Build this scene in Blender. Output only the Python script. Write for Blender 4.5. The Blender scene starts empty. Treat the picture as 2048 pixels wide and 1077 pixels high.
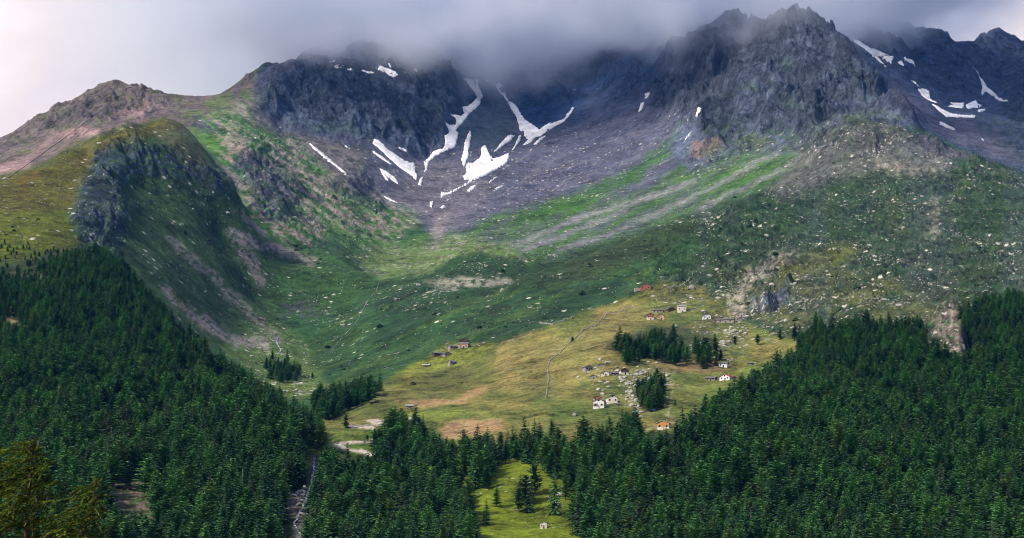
import bpy, bmesh, math, random, os
import numpy as np
from mathutils import Vector, Matrix
Q = float(os.environ.get('SCENE_Q', '1.0'))      # mesh density (1 = final)
SC = bpy.context.scene
COL = SC.collection
R = math.radians
F, HX, HY = 4000.0, 1024.0, 1250.0               # lens in photo pixels: optical centre x, horizon y
rng = np.random.default_rng(11)
random.seed(11)
def W(px, py, d):                                 # a bearing and a distance -> metres
    return Vector(((px-HX)/F*d, d, (HY-py)/F*d))

# ------------------------------------------------------------------ noise
def _h(ix, iy, s):
    n = (ix.astype(np.int64)*374761393 + iy.astype(np.int64)*668265263 + s*974711) & 0xFFFFFFFF
    n = ((n ^ (n >> 13))*1274126177) & 0xFFFFFFFF
    n = ((n ^ (n >> 16))*2246822519) & 0xFFFFFFFF
    return n ^ (n >> 15)
def noise(x, y, s=0):
    x = np.asarray(x, dtype=np.float64); y = np.asarray(y, dtype=np.float64)
    ix = np.floor(x).astype(np.int64); iy = np.floor(y).astype(np.int64)
    fx = x-ix; fy = y-iy
    u = fx*fx*fx*(fx*(fx*6-15)+10); v = fy*fy*fy*(fy*(fy*6-15)+10)
    def g(dx, dy):
        a = (_h(ix+dx, iy+dy, s) & 1023)*(2*math.pi/1024)
        return np.cos(a)*(fx-dx)+np.sin(a)*(fy-dy)
    a = g(0,0); b = g(1,0); c = g(0,1); d = g(1,1)
    return (a+(b-a)*u + ((c+(d-c)*u)-(a+(b-a)*u))*v)*1.4
def fbm(x, y, o=5, s=0, gain=.5, lac=2.03):
    t = 0; a = 1; n = 0
    for i in range(o):
        t = t+a*noise(x, y, s+i*17); n += a; a *= gain; x = x*lac+3.1; y = y*lac-1.7
    return t/n
def ridged(x, y, o=5, s=0, gain=.55, lac=2.07):
    t = 0; a = 1; n = 0; w = 1
    for i in range(o):
        r = 1-np.abs(noise(x, y, s+i*13)); r = r*r
        t = t+a*r*w; n += a; w = np.clip(r*1.6, 0, 1); a *= gain; x = x*lac+1.3; y = y*lac+5.7
    return t/n
def sm(a, b, x):
    t = np.clip((x-a)/(b-a), 0, 1); return t*t*(3-2*t)

# ------------------------------------------------------------------ lie of the land: (bearing, height, distance) of surveyed points
PTS = """
-600 1165 900, 0 1165 900, 300 1165 900, 600 1190 900, 900 1165 900, 1300 1165 900, 1700 1165 900, 2048 1165 900, 2650 1165 900,
0 1090 1000, 250 1090 1000, 450 1090 1000, 560 1100 1000, 600 1110 960, 600 1070 1010, 640 1095 1000, 800 1085 1040, 1000 1077 1050, 1200 1085 1040, 1500 1085 1040, 1800 1085 1040, 2048 1085 1040,
0 1000 1090, 250 1000 1090, 450 1000 1090, 550 1000 1100, 605 1000 1110, 650 995 1130, 625 930 1230, 660 950 1210,
0 900 1240, 250 900 1240, 450 905 1240, 580 905 1230, 635 895 1280,
0 800 1430, 250 800 1430, 450 805 1470, 560 830 1400, 620 870 1310,
0 700 1670, 250 700 1650, 340 710 1660,
0 600 1930, 200 600 1900, 0 540 2080, 150 520 2150, 240 540 2160,
0 470 2270, 100 455 2330, 170 470 2370, 0 412 2450, 100 405 2500, 160 400 2560, 0 362 2620, 60 345 2730, 130 305 2840, 200 275 2930, 260 252 3000,
200 330 2800, 250 305 2880, 300 285 2980, 330 270 3010, 370 310 2960, 420 360 2960,
300 400 2800, 390 400 2900, 250 480 2480, 330 480 2680, 420 480 2830, 290 545 2420, 340 560 2480, 400 560 2650, 470 540 2830, 390 640 2420, 450 640 2600, 500 590 2830, 440 480 2900,
560 690 2540, 510 700 2500, 540 740 2350, 600 785 2120, 650 780 2060, 620 740 2330, 600 700 2560, 660 692 2600,
560 610 2850, 620 625 2810, 680 612 2850, 700 580 2950, 600 540 3020, 680 520 3150, 640 505 3220, 720 540 3120, 745 568 3080, 560 530 3060, 545 640 2720,
720 515 3550, 800 502 3700, 900 505 3560, 1000 500 3500, 880 472 3900, 760 490 3800, 850 480 3850,
500 300 3950, 560 400 3720, 600 450 3520, 540 470 3400, 660 400 3950, 700 470 3700, 740 440 3980, 785 430 4120, 560 300 4120, 640 310 4280, 700 360 4150, 760 400 4250, 450 235 4280, 400 255 4170, 430 300 3920, 470 345 3780, 505 440 3420, 490 385 3560, 520 500 3250, 640 470 3600,
0 320 4250, 100 290 4260, 60 330 4060, 200 240 4320, 300 225 4380, 150 265 4200, 0 350 4060, 120 320 4080, 380 225 4330, 500 215 4400,
540 205 4700, 610 185 4950, 700 172 5100, 800 162 5200, 880 152 5300, 560 262 4500, 640 272 4550, 740 288 4600, 800 303 4680, 840 325 4720,
620 130 5230, 700 100 5450, 800 70 5600, 900 60 5700, 1000 55 5850, 1100 55 5850, 1200 60 5650, 1300 60 5450, 1400 55 5250, 1480 55 5000,
900 250 5020, 950 200 5320, 1000 250 5160, 1050 200 5400, 1050 300 4950, 950 300 4870, 1150 200 5300, 1150 300 4800, 1200 250 5000, 870 350 4600, 950 350 4600, 1000 350 4650, 850 385 4430, 900 400 4330, 1000 400 4350, 1100 370 4500, 850 440 4120, 950 440 4060, 1100 440 4080, 1250 300 4700, 1200 350 4480, 1300 250 4800, 1300 330 4430, 1250 400 4120, 1150 450 3900, 1050 478 3720, 1350 300 4450, 1400 250 4550, 1350 200 4850, 1350 380 4040, 1450 330 4060, 1250 440 3780, 1100 500 3500, 1420 380 3900,
1500 150 4650, 1560 150 4560, 1620 150 4500, 1680 175 4360, 1450 200 4560, 1520 250 4310, 1600 250 4150, 1670 230 4110, 1400 300 4260, 1460 275 4300, 1560 290 4060, 1500 330 3950, 1560 90 4680, 1620 100 4620, 1440 130 4780,
1720 100 5600, 1780 130 5500, 1850 190 5300, 1900 220 5200, 1950 237 5120, 1890 255 5000, 1900 285 4780, 1960 305 4750, 2030 290 4980, 1980 190 5550, 2010 205 5480, 2040 225 5400, 2048 325 4600, 2200 330 4700, 2200 240 5300,
1830 120 5700, 1900 160 5600, 1780 90 5780, 1990 130 6050, 2080 150 6100,
1640 275 3950, 1700 247 3920, 1650 330 3650, 1750 300 3620, 1850 340 3450, 1950 380 3300, 2048 400 3250, 1800 280 3700,
1570 390 3320, 1650 400 3250, 1800 420 3100, 1950 450 2950, 2048 470 2900, 2300 480 2900,
1410 450 2990, 1500 470 2850, 1650 490 2760, 1800 500 2700, 1950 530 2500, 2048 550 2350,
1350 520 2620, 1500 550 2450, 1650 560 2350, 1800 580 2200, 1900 600 2060, 2048 600 2060,
1120 550 2530, 1200 570 2400, 1100 605 2350, 1290 572 2310, 1200 610 2300,
1300 635 2130, 1400 635 2130, 1500 640 2050, 1600 640 1950, 1700 640 1850, 1800 640 1830, 1900 650 1820, 2048 660 1800, 2300 660 1800,
900 560 2920, 980 560 2820, 850 580 2780, 800 565 2920, 760 600 2800, 850 640 2480, 750 665 2520, 700 725 2350, 755 725 2230, 900 640 2380, 1000 600 2480, 950 605 2550, 800 690 2330,
1000 690 2010, 920 692 2060, 870 712 2060, 800 742 1960, 740 772 1860, 700 802 1760, 650 845 1640, 660 872 1450, 700 900 1340, 1100 650 2060, 1180 625 2150, 1200 700 1840, 1100 740 1790, 1000 770 1740, 900 770 1750, 820 800 1670, 760 840 1520, 1200 800 1570, 1100 820 1530, 1000 840 1480, 900 860 1430, 800 870 1420, 1300 740 1740, 1300 850 1400, 1400 765 1690, 1450 750 1730, 1400 820 1500, 1500 720 1810, 1560 705 1820, 960 740 1880,
1000 900 1320, 1100 880 1370, 1200 870 1390, 1300 900 1280, 800 920 1280, 900 920 1280, 700 950 1220, 1000 980 1170, 1100 1000 1150,
1400 900 1270, 1600 900 1270, 1800 900 1270, 2048 900 1270, 1500 810 1470, 1600 790 1530, 1800 780 1540, 2048 790 1500, 1650 710 1700, 1750 700 1720, 1880 710 1690, 2048 710 1680, 1880 670 1760, 1200 1000 1140, 1500 1000 1140, 1800 1000 1140, 2048 1000 1140,
-400 700 1670, -400 470 2270, -400 900 1240, -400 350 3400, 2450 400 3250, 2450 800 1500, 2450 600 2060, 2450 200 6000
"""
# crests: the ground falls away behind them
CRESTS = [
 "250 540 2180, 300 600 2080, 350 655 1980, 420 712 1860, 470 755 1750, 510 785 1660, 570 830 1500, 625 868 1340|26 1.05",
 "260 250 3005, 335 236 3085, 380 262 3085, 420 310 3065, 448 345 3045, 472 380 3010|26 1.04",
 "0 360 2650, 60 342 2760, 130 302 2860, 200 272 2950|20 1.05",
 "-300 340 4400, 0 276 4500, 60 250 4550, 110 225 4560, 160 200 4600, 205 179 4650, 240 181 4660, 290 188 4700, 330 195 4700, 380 197 4660, 430 190 4620, 470 183 4620, 515 178 4660|45 1.07",
 "640 496 3260, 700 512 3200, 748 560 3090|26 1.05",
 "500 150 5200, 560 140 5200, 610 121 5280, 640 100 5400|40 1.08",
 "700 70 5600, 800 40 5750, 900 20 5850, 1000 0 5950, 1100 0 5950, 1200 10 5800, 1300 20 5600, 1400 20 5400, 1460 40 5100|60 1.08",
 "1480 65 4870, 1530 40 4820, 1560 27 4800, 1600 33 4800, 1640 58 4820, 1700 112 4620, 1750 168 4420, 1800 218 4210|55 1.05",
 "1700 70 5900, 1740 55 5950, 1790 42 6000, 1830 58 6000, 1880 85 6000, 1922 106 6000|40 1.06",
 "1930 104 6250, 1960 84 6350, 2000 67 6350, 2040 96 6350, 2100 150 6350, 2400 160 6300|50 1.07",
 "1700 242 3960, 1760 242 3860, 1820 262 3760, 1880 290 3660, 1950 312 3560, 2000 332 3510, 2048 352 3460, 2300 420 3400|35 1.06",
 "1560 362 3400, 1500 393 3230, 1450 413 3110, 1370 440 2990, 1290 463 2860, 1200 502 2710, 1100 533 2590, 1040 553 2520|40 1.055",
 "870 535 3060, 910 515 3130, 960 508 3150, 1010 516 3080, 1040 530 2980|28 1.045",
]
def parse(s): return [tuple(float(v) for v in t.split()) for t in s.split(',') if t.strip()]
def densify(pl, step):
    out = []
    for a, b in zip(pl[:-1], pl[1:]):
        n = max(1, int(math.hypot(a[0]-b[0], a[1]-b[1])/step))
        for k in range(n): out.append(tuple(a[i]+(b[i]-a[i])*k/n for i in range(3)))
    return out+[pl[-1]]
ctl = parse(PTS.replace('\n', ' '))
for c in CRESTS:
    body, tail = c.split('|'); drop, fac = (float(v) for v in tail.split())
    for (x, y, d) in densify(parse(body), 45):
        ctl.append((x, y, d)); ctl.append((x, y+drop, d*fac)); 
ctl += [(x, 480, 9000) for x in (-600, 0, 600, 1200, 1800, 2650)]
C3 = np.array(ctl)
KU, KV = 1/1000.0, 1.9
def uv(px, d): return px*KU, np.log(d)*KV
cu, cv = uv(C3[:,0], C3[:,2])
EPS2 = .012**2
def kern(r2): return np.sqrt(r2+EPS2)
A = kern((cu[:,None]-cu)**2+(cv[:,None]-cv)**2)
n = len(cu); Pm = np.stack([np.ones(n), cu, cv], 1)
M = np.zeros((n+3, n+3)); M[:n,:n] = A+np.eye(n)*-0.0016; M[:n,n:] = Pm; M[n:,:n] = Pm.T
sol = np.linalg.solve(M, np.concatenate([C3[:,1], np.zeros(3)]))
wts, lin = sol[:n], sol[n:]
NU, NV = 420, 620
gpx = np.linspace(-700, 2750, NU); glv = np.linspace(math.log(900), math.log(9000), NV)
G = np.zeros((NU, NV))
for i in range(NU):
    u = gpx[i]*KU; v = glv*KV
    G[i] = kern((u-cu)[None,:]**2+(v[:,None]-cv[None,:])**2)@wts+lin[0]+lin[1]*u+lin[2]*v
def base_py(px, d):                               # bilinear lookup of the smooth land
    a = np.clip((px-gpx[0])/(gpx[1]-gpx[0]), 0, NU-1.001); b = np.clip((np.log(d)-glv[0])/(glv[1]-glv[0]), 0, NV-1.001)
    i = a.astype(int); j = b.astype(int); fa = a-i; fb = b-j
    return (G[i,j]*(1-fa)+G[i+1,j]*fa)*(1-fb)+(G[i,j+1]*(1-fa)+G[i+1,j+1]*fa)*fb

# ------------------------------------------------------------------ grid of the land: columns fan out from the valley mouth, rows follow the relief
stp = 1.7/Q
cols = np.concatenate([np.linspace(-660, -70, 40)[:-1], np.arange(-70, 2120, stp), np.linspace(2121, 2700, 40)])
NC = len(cols); NR = int(1250*Q)
dd = np.exp(np.linspace(math.log(900), math.log(8000), 2400))
pyd = base_py(cols[:,None]+0*dd[None,:], dd[None,:]+0*cols[:,None])
seen = np.minimum.accumulate(pyd, 1)
vis = np.maximum(-np.diff(seen, axis=1), 0)
wt = vis+np.abs(np.diff(pyd, axis=1))*.12+np.diff(np.log(dd))[None,:]*60
k = 41; ker = np.ones(k)/k
wt = np.apply_along_axis(lambda r: np.convolve(np.pad(r, k//2, mode='edge'), ker, 'valid'), 1, wt)
wtT = np.cumsum(wt, 0); h = 9
pad = np.vstack([np.zeros((1, wt.shape[1])), wtT]); lo = np.clip(np.arange(NC)-h, 0, NC); hi = np.clip(np.arange(NC)+h+1, 0, NC)
wt = (pad[hi]-pad[lo])/(hi-lo)[:,None]
cw = np.concatenate([np.zeros((NC,1)), np.cumsum(wt, 1)], 1); cw /= cw[:,-1:]
D = np.empty((NC, NR)); tt = np.linspace(0, 1, NR)
for i in range(NC): D[i] = np.interp(tt, cw[i], dd)
PX = np.repeat(cols[:,None], NR, 1)
PY = base_py(PX, D)
X = (PX-HX)/F*D; Y = D; Z = (HY-PY)/F*D
# ------------------------------------------------------------------ outlines of the old snow
SNOW = [
 ("925 156, 940 160, 948 160, 950 172, 955 185, 962 196, 959 210, 951 219, 940 227, 933 237, 924 248, 915 257, 911 262, 917 266, 913 285, 909 297, 885 306, 870 315, 858 325, 855 335, 855 343, 847 347, 850 338, 848 325, 858 315, 866 304, 885 298, 889 293, 890 282, 889 272, 898 267, 894 255, 889 244, 900 251, 911 251, 912 240, 899 227, 910 231, 922 233, 928 228, 924 215, 935 214, 946 205, 954 196, 950 188, 942 178, 934 168", 'long branching snow couloir beside the dark cliffs, the highest reaching ribbon'),
 ("950 160, 957 160, 955 168, 961 182, 966 192, 964 201, 958 192, 951 178", 'narrow snow finger splitting off the top of the branching couloir'),
 ("835 371, 840 358, 847 352, 843 373", 'small snow wedge at the very foot of the cliffs where two ribbons meet'),
 ("744 288, 748 279, 760 283, 775 299, 800 316, 820 327, 829 327, 831 345, 835 352, 834 362, 829 360, 822 352, 810 344, 800 338, 780 320, 760 301", 'broad slanting snow tongue under the dark cliffs, widest at its foot'),
 ("743 302, 750 304, 770 318, 787 332, 780 331, 763 320, 748 309", 'thin double snow strip just left of the broad slanting tongue'),
 ("758 337, 770 342, 790 356, 797 367, 797 371, 785 364, 772 353, 780 366, 772 362, 764 350", 'short snow wedge below the thin double strip'),
 ("757 386, 770 394, 785 401, 799 407, 790 407, 772 398", 'curved sliver of snow lowest on the left scree'),
 ("793 292, 800 296, 813 300, 813 305, 800 299", 'small snow scrap tucked right under the dark cliffs'),
 ("941 260, 943 272, 940 288, 937 305, 936 318, 932 328, 927 338, 925 330, 922 318, 927 305, 929 285, 935 270", 'upright narrow snow strip between the couloir and the biggest field'),
 ("968 292, 972 292, 977 305, 985 318, 1000 315, 1018 306, 1018 314, 1015 327, 1000 337, 985 345, 972 353, 960 358, 948 362, 935 371, 920 378, 905 388, 890 393, 882 398, 881 385, 895 387, 905 382, 920 375, 935 367, 938 360, 927 362, 926 355, 933 345, 931 335, 935 327, 945 327, 958 318, 963 308, 961 297", 'biggest ragged snow field in the middle of the scree bowl with a long tail'),
 ("945 372, 955 371, 947 381, 936 386, 934 381", 'small snow blob under the tail of the biggest field'),
 ("1000 350, 993 358, 980 367, 974 370, 983 360", 'slim snow dash right below the biggest field'),
 ("1007 371, 1003 378, 990 383, 985 386, 993 377", 'lowest slanted snow dash right of the biggest field'),
 ("891 402, 901 397, 898 401, 892 403", 'tiny snow fleck under the left end of the long tail'),
 ("860 405, 868 404, 866 410, 863 419, 859 413", 'little upright snow patch at the bottom left of the bowl'),
 ("877 416, 888 412, 894 415, 884 419", 'lowest little flat snow patch at the bottom of the bowl'),
 ("990 169, 998 167, 1007 172, 998 178, 1002 184, 1011 187, 1014 198, 1018 203, 1026 207, 1034 214, 1041 228, 1050 240, 1062 248, 1073 255, 1078 260, 1090 252, 1102 244, 1101 249, 1110 245, 1127 239, 1138 224, 1145 214, 1149 216, 1142 230, 1130 243, 1112 254, 1095 264, 1082 274, 1070 277, 1063 286, 1050 292, 1046 291, 1056 280, 1048 272, 1048 262, 1042 265, 1039 262, 1037 250, 1032 235, 1025 224, 1018 212, 1015 205, 1005 192, 995 182", 'Y-shaped snow couloir with an arm sweeping up to the right'),
 ("1093 270, 1085 280, 1072 291, 1066 290, 1078 278", 'slim snow strip right under the arm of the Y-shaped couloir'),
 ("1068 297, 1060 304, 1061 299", 'tiny snow fleck under the slim strip by the Y-shaped couloir'),
 ("1015 272, 1030 271, 1022 282, 1008 292, 995 302, 985 307, 993 298, 1005 283", 'slanted snow strip just above the right corner of the biggest field'),
 ("1037 272, 1042 272, 1040 284, 1033 292, 1027 303, 1023 302, 1031 288, 1034 280", 'thin snow strip between the slanted strip and the Y-shaped couloir'),
 ("1143 178, 1152 180, 1151 182", 'speck of snow high on the headwall under the cloud'), ("968 161, 975 161, 977 164", 'speck of snow between the two couloir tops'),
 ("1697 70, 1705 76, 1720 83, 1740 97, 1755 101, 1775 110, 1787 115, 1785 123, 1782 130, 1772 122, 1760 114, 1754 112, 1762 122, 1773 134, 1760 126, 1745 113, 1725 96, 1714 90, 1705 83", 'long snow wedge slanting down beside the right-hand peak'),
 ("1807 115, 1815 119, 1828 122, 1831 135, 1826 127, 1816 125, 1809 124", 'small hooked snow patch on the rock right of the long wedge'), ("1794 125, 1803 122, 1808 129, 1807 134, 1802 132", 'small snow drop between the long wedge and the hooked patch'),
 ("1820 160, 1831 165, 1840 175, 1833 172", 'thin snow dash leading down to the high valley'), ("1835 179, 1845 178, 1858 181, 1860 193, 1860 198, 1870 204, 1880 208, 1868 207, 1855 201, 1843 193", 'mottled snow patch at the head of the high valley'),
 ("1861 208, 1873 212, 1890 222, 1905 229, 1925 231, 1951 231, 1950 237, 1930 237, 1912 236, 1893 236, 1880 226", 'bent snow bar lying along the floor of the high valley'), ("1880 244, 1890 248, 1911 259, 1908 263, 1893 257, 1879 250", 'lone snow bar below the bent one'),
 ("1899 205, 1915 207, 1929 206, 1925 219, 1908 217, 1893 213, 1907 212", 'tattered snow patch under the dark peak, left of two'), ("1931 211, 1940 206, 1953 201, 1954 207, 1965 212, 1957 218, 1945 217, 1935 220", 'tattered snow patch under the dark peak, right of two'),
 ("1955 221, 1971 218, 1970 223, 1957 226", 'short snow dash right of the bent bar'), ("1946 133, 1957 146, 1958 152, 1967 161, 1975 176, 1985 183, 1997 195, 2008 202, 2019 201, 2015 206, 2002 206, 1985 194, 1971 183, 1963 195, 1962 187, 1965 175, 1960 160, 1957 150", 'thin forked snow gully falling from the col at the far right'),
 ("1960 274, 1967 280, 1970 284, 1964 283", 'lowest snow speck at the far right'),
 ("656 126, 672 118, 670 123, 660 127", 'faint snow streak highest left at the cloud edge'), ("666 136, 672 131, 679 130, 677 135, 688 131, 675 139", 'forked small snow patch under the left cloud edge'), ("692 140, 702 137, 709 141", 'flat snow sliver right of the forked patch'),
 ("720 142, 727 140, 735 144, 751 146, 745 148, 728 146", 'flat snow bar on the ledge above the dark cliffs'), ("748 136, 757 137, 758 126, 761 132, 770 136, 780 139, 790 144, 797 150, 795 155, 785 156, 775 151, 772 146, 757 141", 'ragged snow patch on the cliff top below the cloud'),
 ("776 128, 780 127, 783 135, 780 137", 'small upright snow fleck above the ragged cliff-top patch'), ("803 142, 812 145, 808 148", 'small snow fleck right of the ragged cliff-top patch'), ("828 137, 836 140, 833 148", 'triangular snow fleck at the right of the cliff top'), ("691 179, 703 182, 700 183", 'snow sliver on the face of the dark cliffs'),
 ("612 285, 625 291, 645 307, 665 323, 685 340, 702 355, 690 349, 668 333, 648 318, 630 302, 620 292", 'long thin snow line down the left gully'), ("680 284, 695 295, 707 304, 693 295", 'hair-thin snow line right of the long left one'), ("555 251, 563 257, 560 256", 'snow speck at the left of the cliffs'),
 ("1290 188, 1302 186, 1297 196, 1290 200", 'upper snow scrap on the headwall left of the big peak'), ("1282 206, 1290 205, 1284 222, 1276 226", 'lower snow scrap on the headwall left of the big peak'), ("1396 216, 1403 217, 1402 225, 1397 228, 1396 235, 1391 233, 1393 225", 'snow scrap in the gully at the foot of the big peak'), ("1384 263, 1380 272, 1370 282, 1366 288, 1372 276, 1380 266", 'thin snow trickle below the scrap in the big peak gully'),
]
# ------------------------------------------------------------------ where each kind of ground lies (outlines seen from the far side of the valley)
RW, RH = 1100, 600                                # survey map: photo bearing x height, 2 px per cell, small margin
MX0, MY0, MS = -76.0, -60.0, 2.0
mx, my = np.meshgrid(MX0+MS*np.arange(RW), MY0+MS*np.arange(RH))
w1 = fbm(mx/46, my/34, 4, 301); w2 = fbm(mx/46+40, my/34+9, 4, 302)
w3 = fbm(mx/12, my/9, 3, 303); w4 = fbm(mx/12+50, my/9, 3, 304)
def P2(s): return np.array([[float(v) for v in t.split()] for t in s.split(',') if t.strip()])
def _segd(qx, qy, a, b):
    vx, vy = b-a; L = vx*vx+vy*vy+1e-9
    t = np.clip(((qx-a[0])*vx+(qy-a[1])*vy)/L, 0, 1)
    return np.hypot(qx-a[0]-t*vx, qy-a[1]-t*vy)
def poly(s, soft=14, warp=12, fine=0):            # soft mask of an outline, its edge broken up by noise
    p = P2(s) if isinstance(s, str) else s
    x0 = max(0, int((p[:,0].min()-MX0-soft*2-warp*2)/MS)); x1 = min(RW, int((p[:,0].max()-MX0+soft*2+warp*2)/MS)+2)
    y0 = max(0, int((p[:,1].min()-MY0-soft*2-warp*2)/MS)); y1 = min(RH, int((p[:,1].max()-MY0+soft*2+warp*2)/MS)+2)
    out = np.zeros((RH, RW))
    if x1 <= x0 or y1 <= y0: return out
    sl = np.s_[y0:y1, x0:x1]
    qx = mx[sl]+w1[sl]*warp*1.6+w3[sl]*fine*1.6; qy = my[sl]+w2[sl]*warp*1.6+w4[sl]*fine*1.6
    dist = np.full(qx.shape, 1e9); ins = np.zeros(qx.shape, bool)
    for a, b in zip(p, np.roll(p, -1, 0)):
        dist = np.minimum(dist, _segd(qx, qy, a, b))
        c = (a[1] > qy) != (b[1] > qy)
        ins ^= c & (qx < (b[0]-a[0])*(qy-a[1])/(b[1]-a[1]+1e-12)+a[0])
    out[sl] = sm(-soft, soft, np.where(ins, dist, -dist))
    return out
def band(s, wid, soft=4, warp=5, fine=0):         # soft mask along a line
    p = P2(s)
    if p.shape[1] == 2: p = np.column_stack([p, np.full(len(p), wid)])
    x0 = max(0, int((p[:,0].min()-MX0-60)/MS)); x1 = min(RW, int((p[:,0].max()-MX0+60)/MS)+2)
    y0 = max(0, int((p[:,1].min()-MY0-60)/MS)); y1 = min(RH, int((p[:,1].max()-MY0+60)/MS)+2)
    out = np.zeros((RH, RW)); sl = np.s_[y0:y1, x0:x1]
    qx = mx[sl]+w1[sl]*warp*1.6+w3[sl]*fine*1.6; qy = my[sl]+w2[sl]*warp*1.6+w4[sl]*fine*1.6
    best = np.full(qx.shape, 1e9)
    for a, b in zip(p[:-1], p[1:]):
        best = np.minimum(best, _segd(qx, qy, a[:2], b[:2])-(a[2]+b[2])/4)
    out[sl] = 1-sm(-soft*.5, soft, best)
    return out
def look(m, px, py):                              # bilinear read of a survey map
    a = np.clip((px-MX0)/MS, 0, RW-1.001); b = np.clip((py-MY0)/MS, 0, RH-1.001)
    i = a.astype(int); j = b.astype(int); fa = a-i; fb = b-j
    if m.ndim == 3: fa = fa[...,None]; fb = fb[...,None]
    return (m[j,i]*(1-fa)+m[j,i+1]*fa)*(1-fb)+(m[j+1,i]*(1-fa)+m[j+1,i+1]*fa)*fb

CLIFF = {
 'knob': "195 302, 235 288, 300 292, 395 308, 465 370, 440 386, 370 362, 285 348, 245 365, 255 430, 235 500, 175 478, 150 425, 178 345",
 'main': "525 182, 560 150, 620 118, 800 90, 905 130, 925 170, 900 250, 880 292, 845 312, 800 300, 745 282, 690 262, 640 268, 590 246, 545 232, 515 215",
 'head': "905 110, 1300 90, 1310 175, 1240 205, 1180 190, 1100 235, 1060 262, 1010 180, 960 170, 930 180",
 'east': "1320 110, 1440 60, 1480 20, 1570 0, 1650 40, 1760 165, 1835 245, 1730 232, 1660 262, 1610 300, 1560 285, 1500 275, 1430 322, 1380 330, 1400 270, 1340 240, 1290 190",
 'far':  "1660 70, 1790 20, 1930 90, 2010 40, 2120 80, 2120 330, 2030 300, 2000 205, 1950 140, 1940 190, 1880 205, 1800 150",
 'west': "20 270, 110 220, 205 172, 300 182, 345 205, 300 240, 250 238, 200 262, 150 275, 90 262",
}
rocky = np.zeros((RH, RW))
for k_, s_ in CLIFF.items(): rocky = np.maximum(rocky, poly(s_, 26, 14)*{'head': .5, 'west': .4, 'knob': .5, 'far': .6, 'main': .9}.get(k_, .9))
rib = np.maximum.reduce([poly("470 320, 540 300, 600 380, 560 440, 500 420", 18), poly("640 370, 720 350, 760 420, 690 400", 16),
                         poly("1560 300, 1720 240, 1900 300, 1830 320, 1640 320", 14), poly("500 150, 640 110, 620 170, 520 190", 14)])*.45
rocky = np.maximum(rocky, rib); rocky = np.maximum(rocky, poly('1865 650, 1905 600, 1940 640, 1925 730, 1880 710, 1850 690', 10, 8)*.4); rocky = np.maximum(rocky, poly('1500 600, 1580 570, 1580 600, 1530 625, 1500 622', 8, 8)*.4)
bumpy = np.maximum(poly("1300 470, 1560 372, 1760 245, 2120 360, 2120 600, 1900 620, 1640 650, 1480 600, 1290 560", 30),
                   poly("500 240, 720 330, 800 440, 720 520, 560 470, 440 260", 30)*.9)
rk = look(rocky, PX, PY); bm = look(bumpy, PX, PY)

# relief: ribs and gullies in the cliffs, hummocks on the slopes
wx = X+fbm(X/240, Y/240, 3, 5)*90; wy = Y+fbm(X/240, Y/240, 3, 6)*90
big = ridged(wx/210, wy/420, 6, 21)-.42
med = ridged(wx/74+Z/160, wy/120, 5, 33)-.4
crag = ridged(wx/27, wy/33+Z/40, 5, 41, .62)-.38
hum = fbm(wx/170, wy/190, 5, 51); hum2 = fbm(wx/36, wy/40, 5, 61)
fine = fbm(X/9, Y/11, 3, 71)
dz = rk*(big*92+med*50+crag*13+(ridged(wx/130+Z/300, wy/300, 3, 27, .4)-.45)*34) + (1-rk)*(hum*11+hum2*3.0+fine*.6) + bm*(1-rk)*(crag*9+hum2*6+ (ridged(wx/60, wy/60, 4, 81)-.45)*9)
snowy = np.zeros((RH, RW))
for s_, l_ in SNOW: snowy = np.maximum(snowy, poly(s_, 5, 1))
dz = dz*(1-.6*look(snowy, PX, PY))
fade = sm(900, 1250, Y)*.75+.25
for px_, d_, am_, rx_, ry_ in ((965, 2975, 26, 105, 75), (690, 2990, 26, 75, 80), (1090, 3380, 16, 60, 60), (935, 1890, -13, 52, 110), (860, 1800, -8, 50, 80), (990, 1900, 8, 40, 120), (1180, 2230, -10, 90, 70), (820, 2600, -10, 120, 40), (900, 2420, 9, 140, 35), (840, 2330, -9, 120, 30)):
    dz = dz+am_*np.exp(-((X-(px_-HX)/F*d_)/rx_)**2-((Y-d_)/ry_)**2)   # moraine mounds, hollows and folds
Z = Z+dz*fade*(1-sm(7000, 8000, Y))
PY = HY-Z/Y*F
# ------------------------------------------------------------------ reading the land: what a sightline meets
RUN = np.minimum.accumulate(PY, 1)
def hit(px, py):                                  # first ground met along a bearing at a height: distance (nan when sky)
    px = np.atleast_1d(np.asarray(px, float)); py = np.atleast_1d(np.asarray(py, float))
    ci = np.clip(np.searchsorted(cols, px)-1, 0, NC-2)
    ci = np.where(np.abs(cols[ci+1]-px) < np.abs(cols[ci]-px), ci+1, ci)
    out = np.full(px.shape, np.nan)
    for q in range(px.size):
        r = RUN[ci[q]]; j = int(np.searchsorted(-r, -py[q]))
        if j >= NR: continue
        if j == 0: out[q] = D[ci[q],0]; continue
        a, b = PY[ci[q],j-1], PY[ci[q],j]; t = 0 if a == b else (a-py[q])/(a-b)
        out[q] = D[ci[q],j-1]+(D[ci[q],j]-D[ci[q],j-1])*min(max(t, 0), 1)
    return out
def ground_z(px, d):                              # height of the ground at a bearing and a distance
    px = np.atleast_1d(np.asarray(px, float)); d = np.atleast_1d(np.asarray(d, float))
    c = np.clip(np.searchsorted(cols, px)-1, 0, NC-2); f = (px-cols[c])/(cols[c+1]-cols[c])
    z = np.empty(px.shape)
    for q in range(px.size):
        z[q] = np.interp(d[q], D[c[q]], Z[c[q]])*(1-f[q])+np.interp(d[q], D[c[q]+1], Z[c[q]+1])*f[q]
    return z
def gpoint(px, py, up=0.0):
    d = float(hit(px, py)[0])
    return Vector(((px-HX)/F*d, d, (HY-py)/F*d+up)), d
def gz_xy(x, y): return float(ground_z(HX+x/y*F, y)[0])
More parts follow.
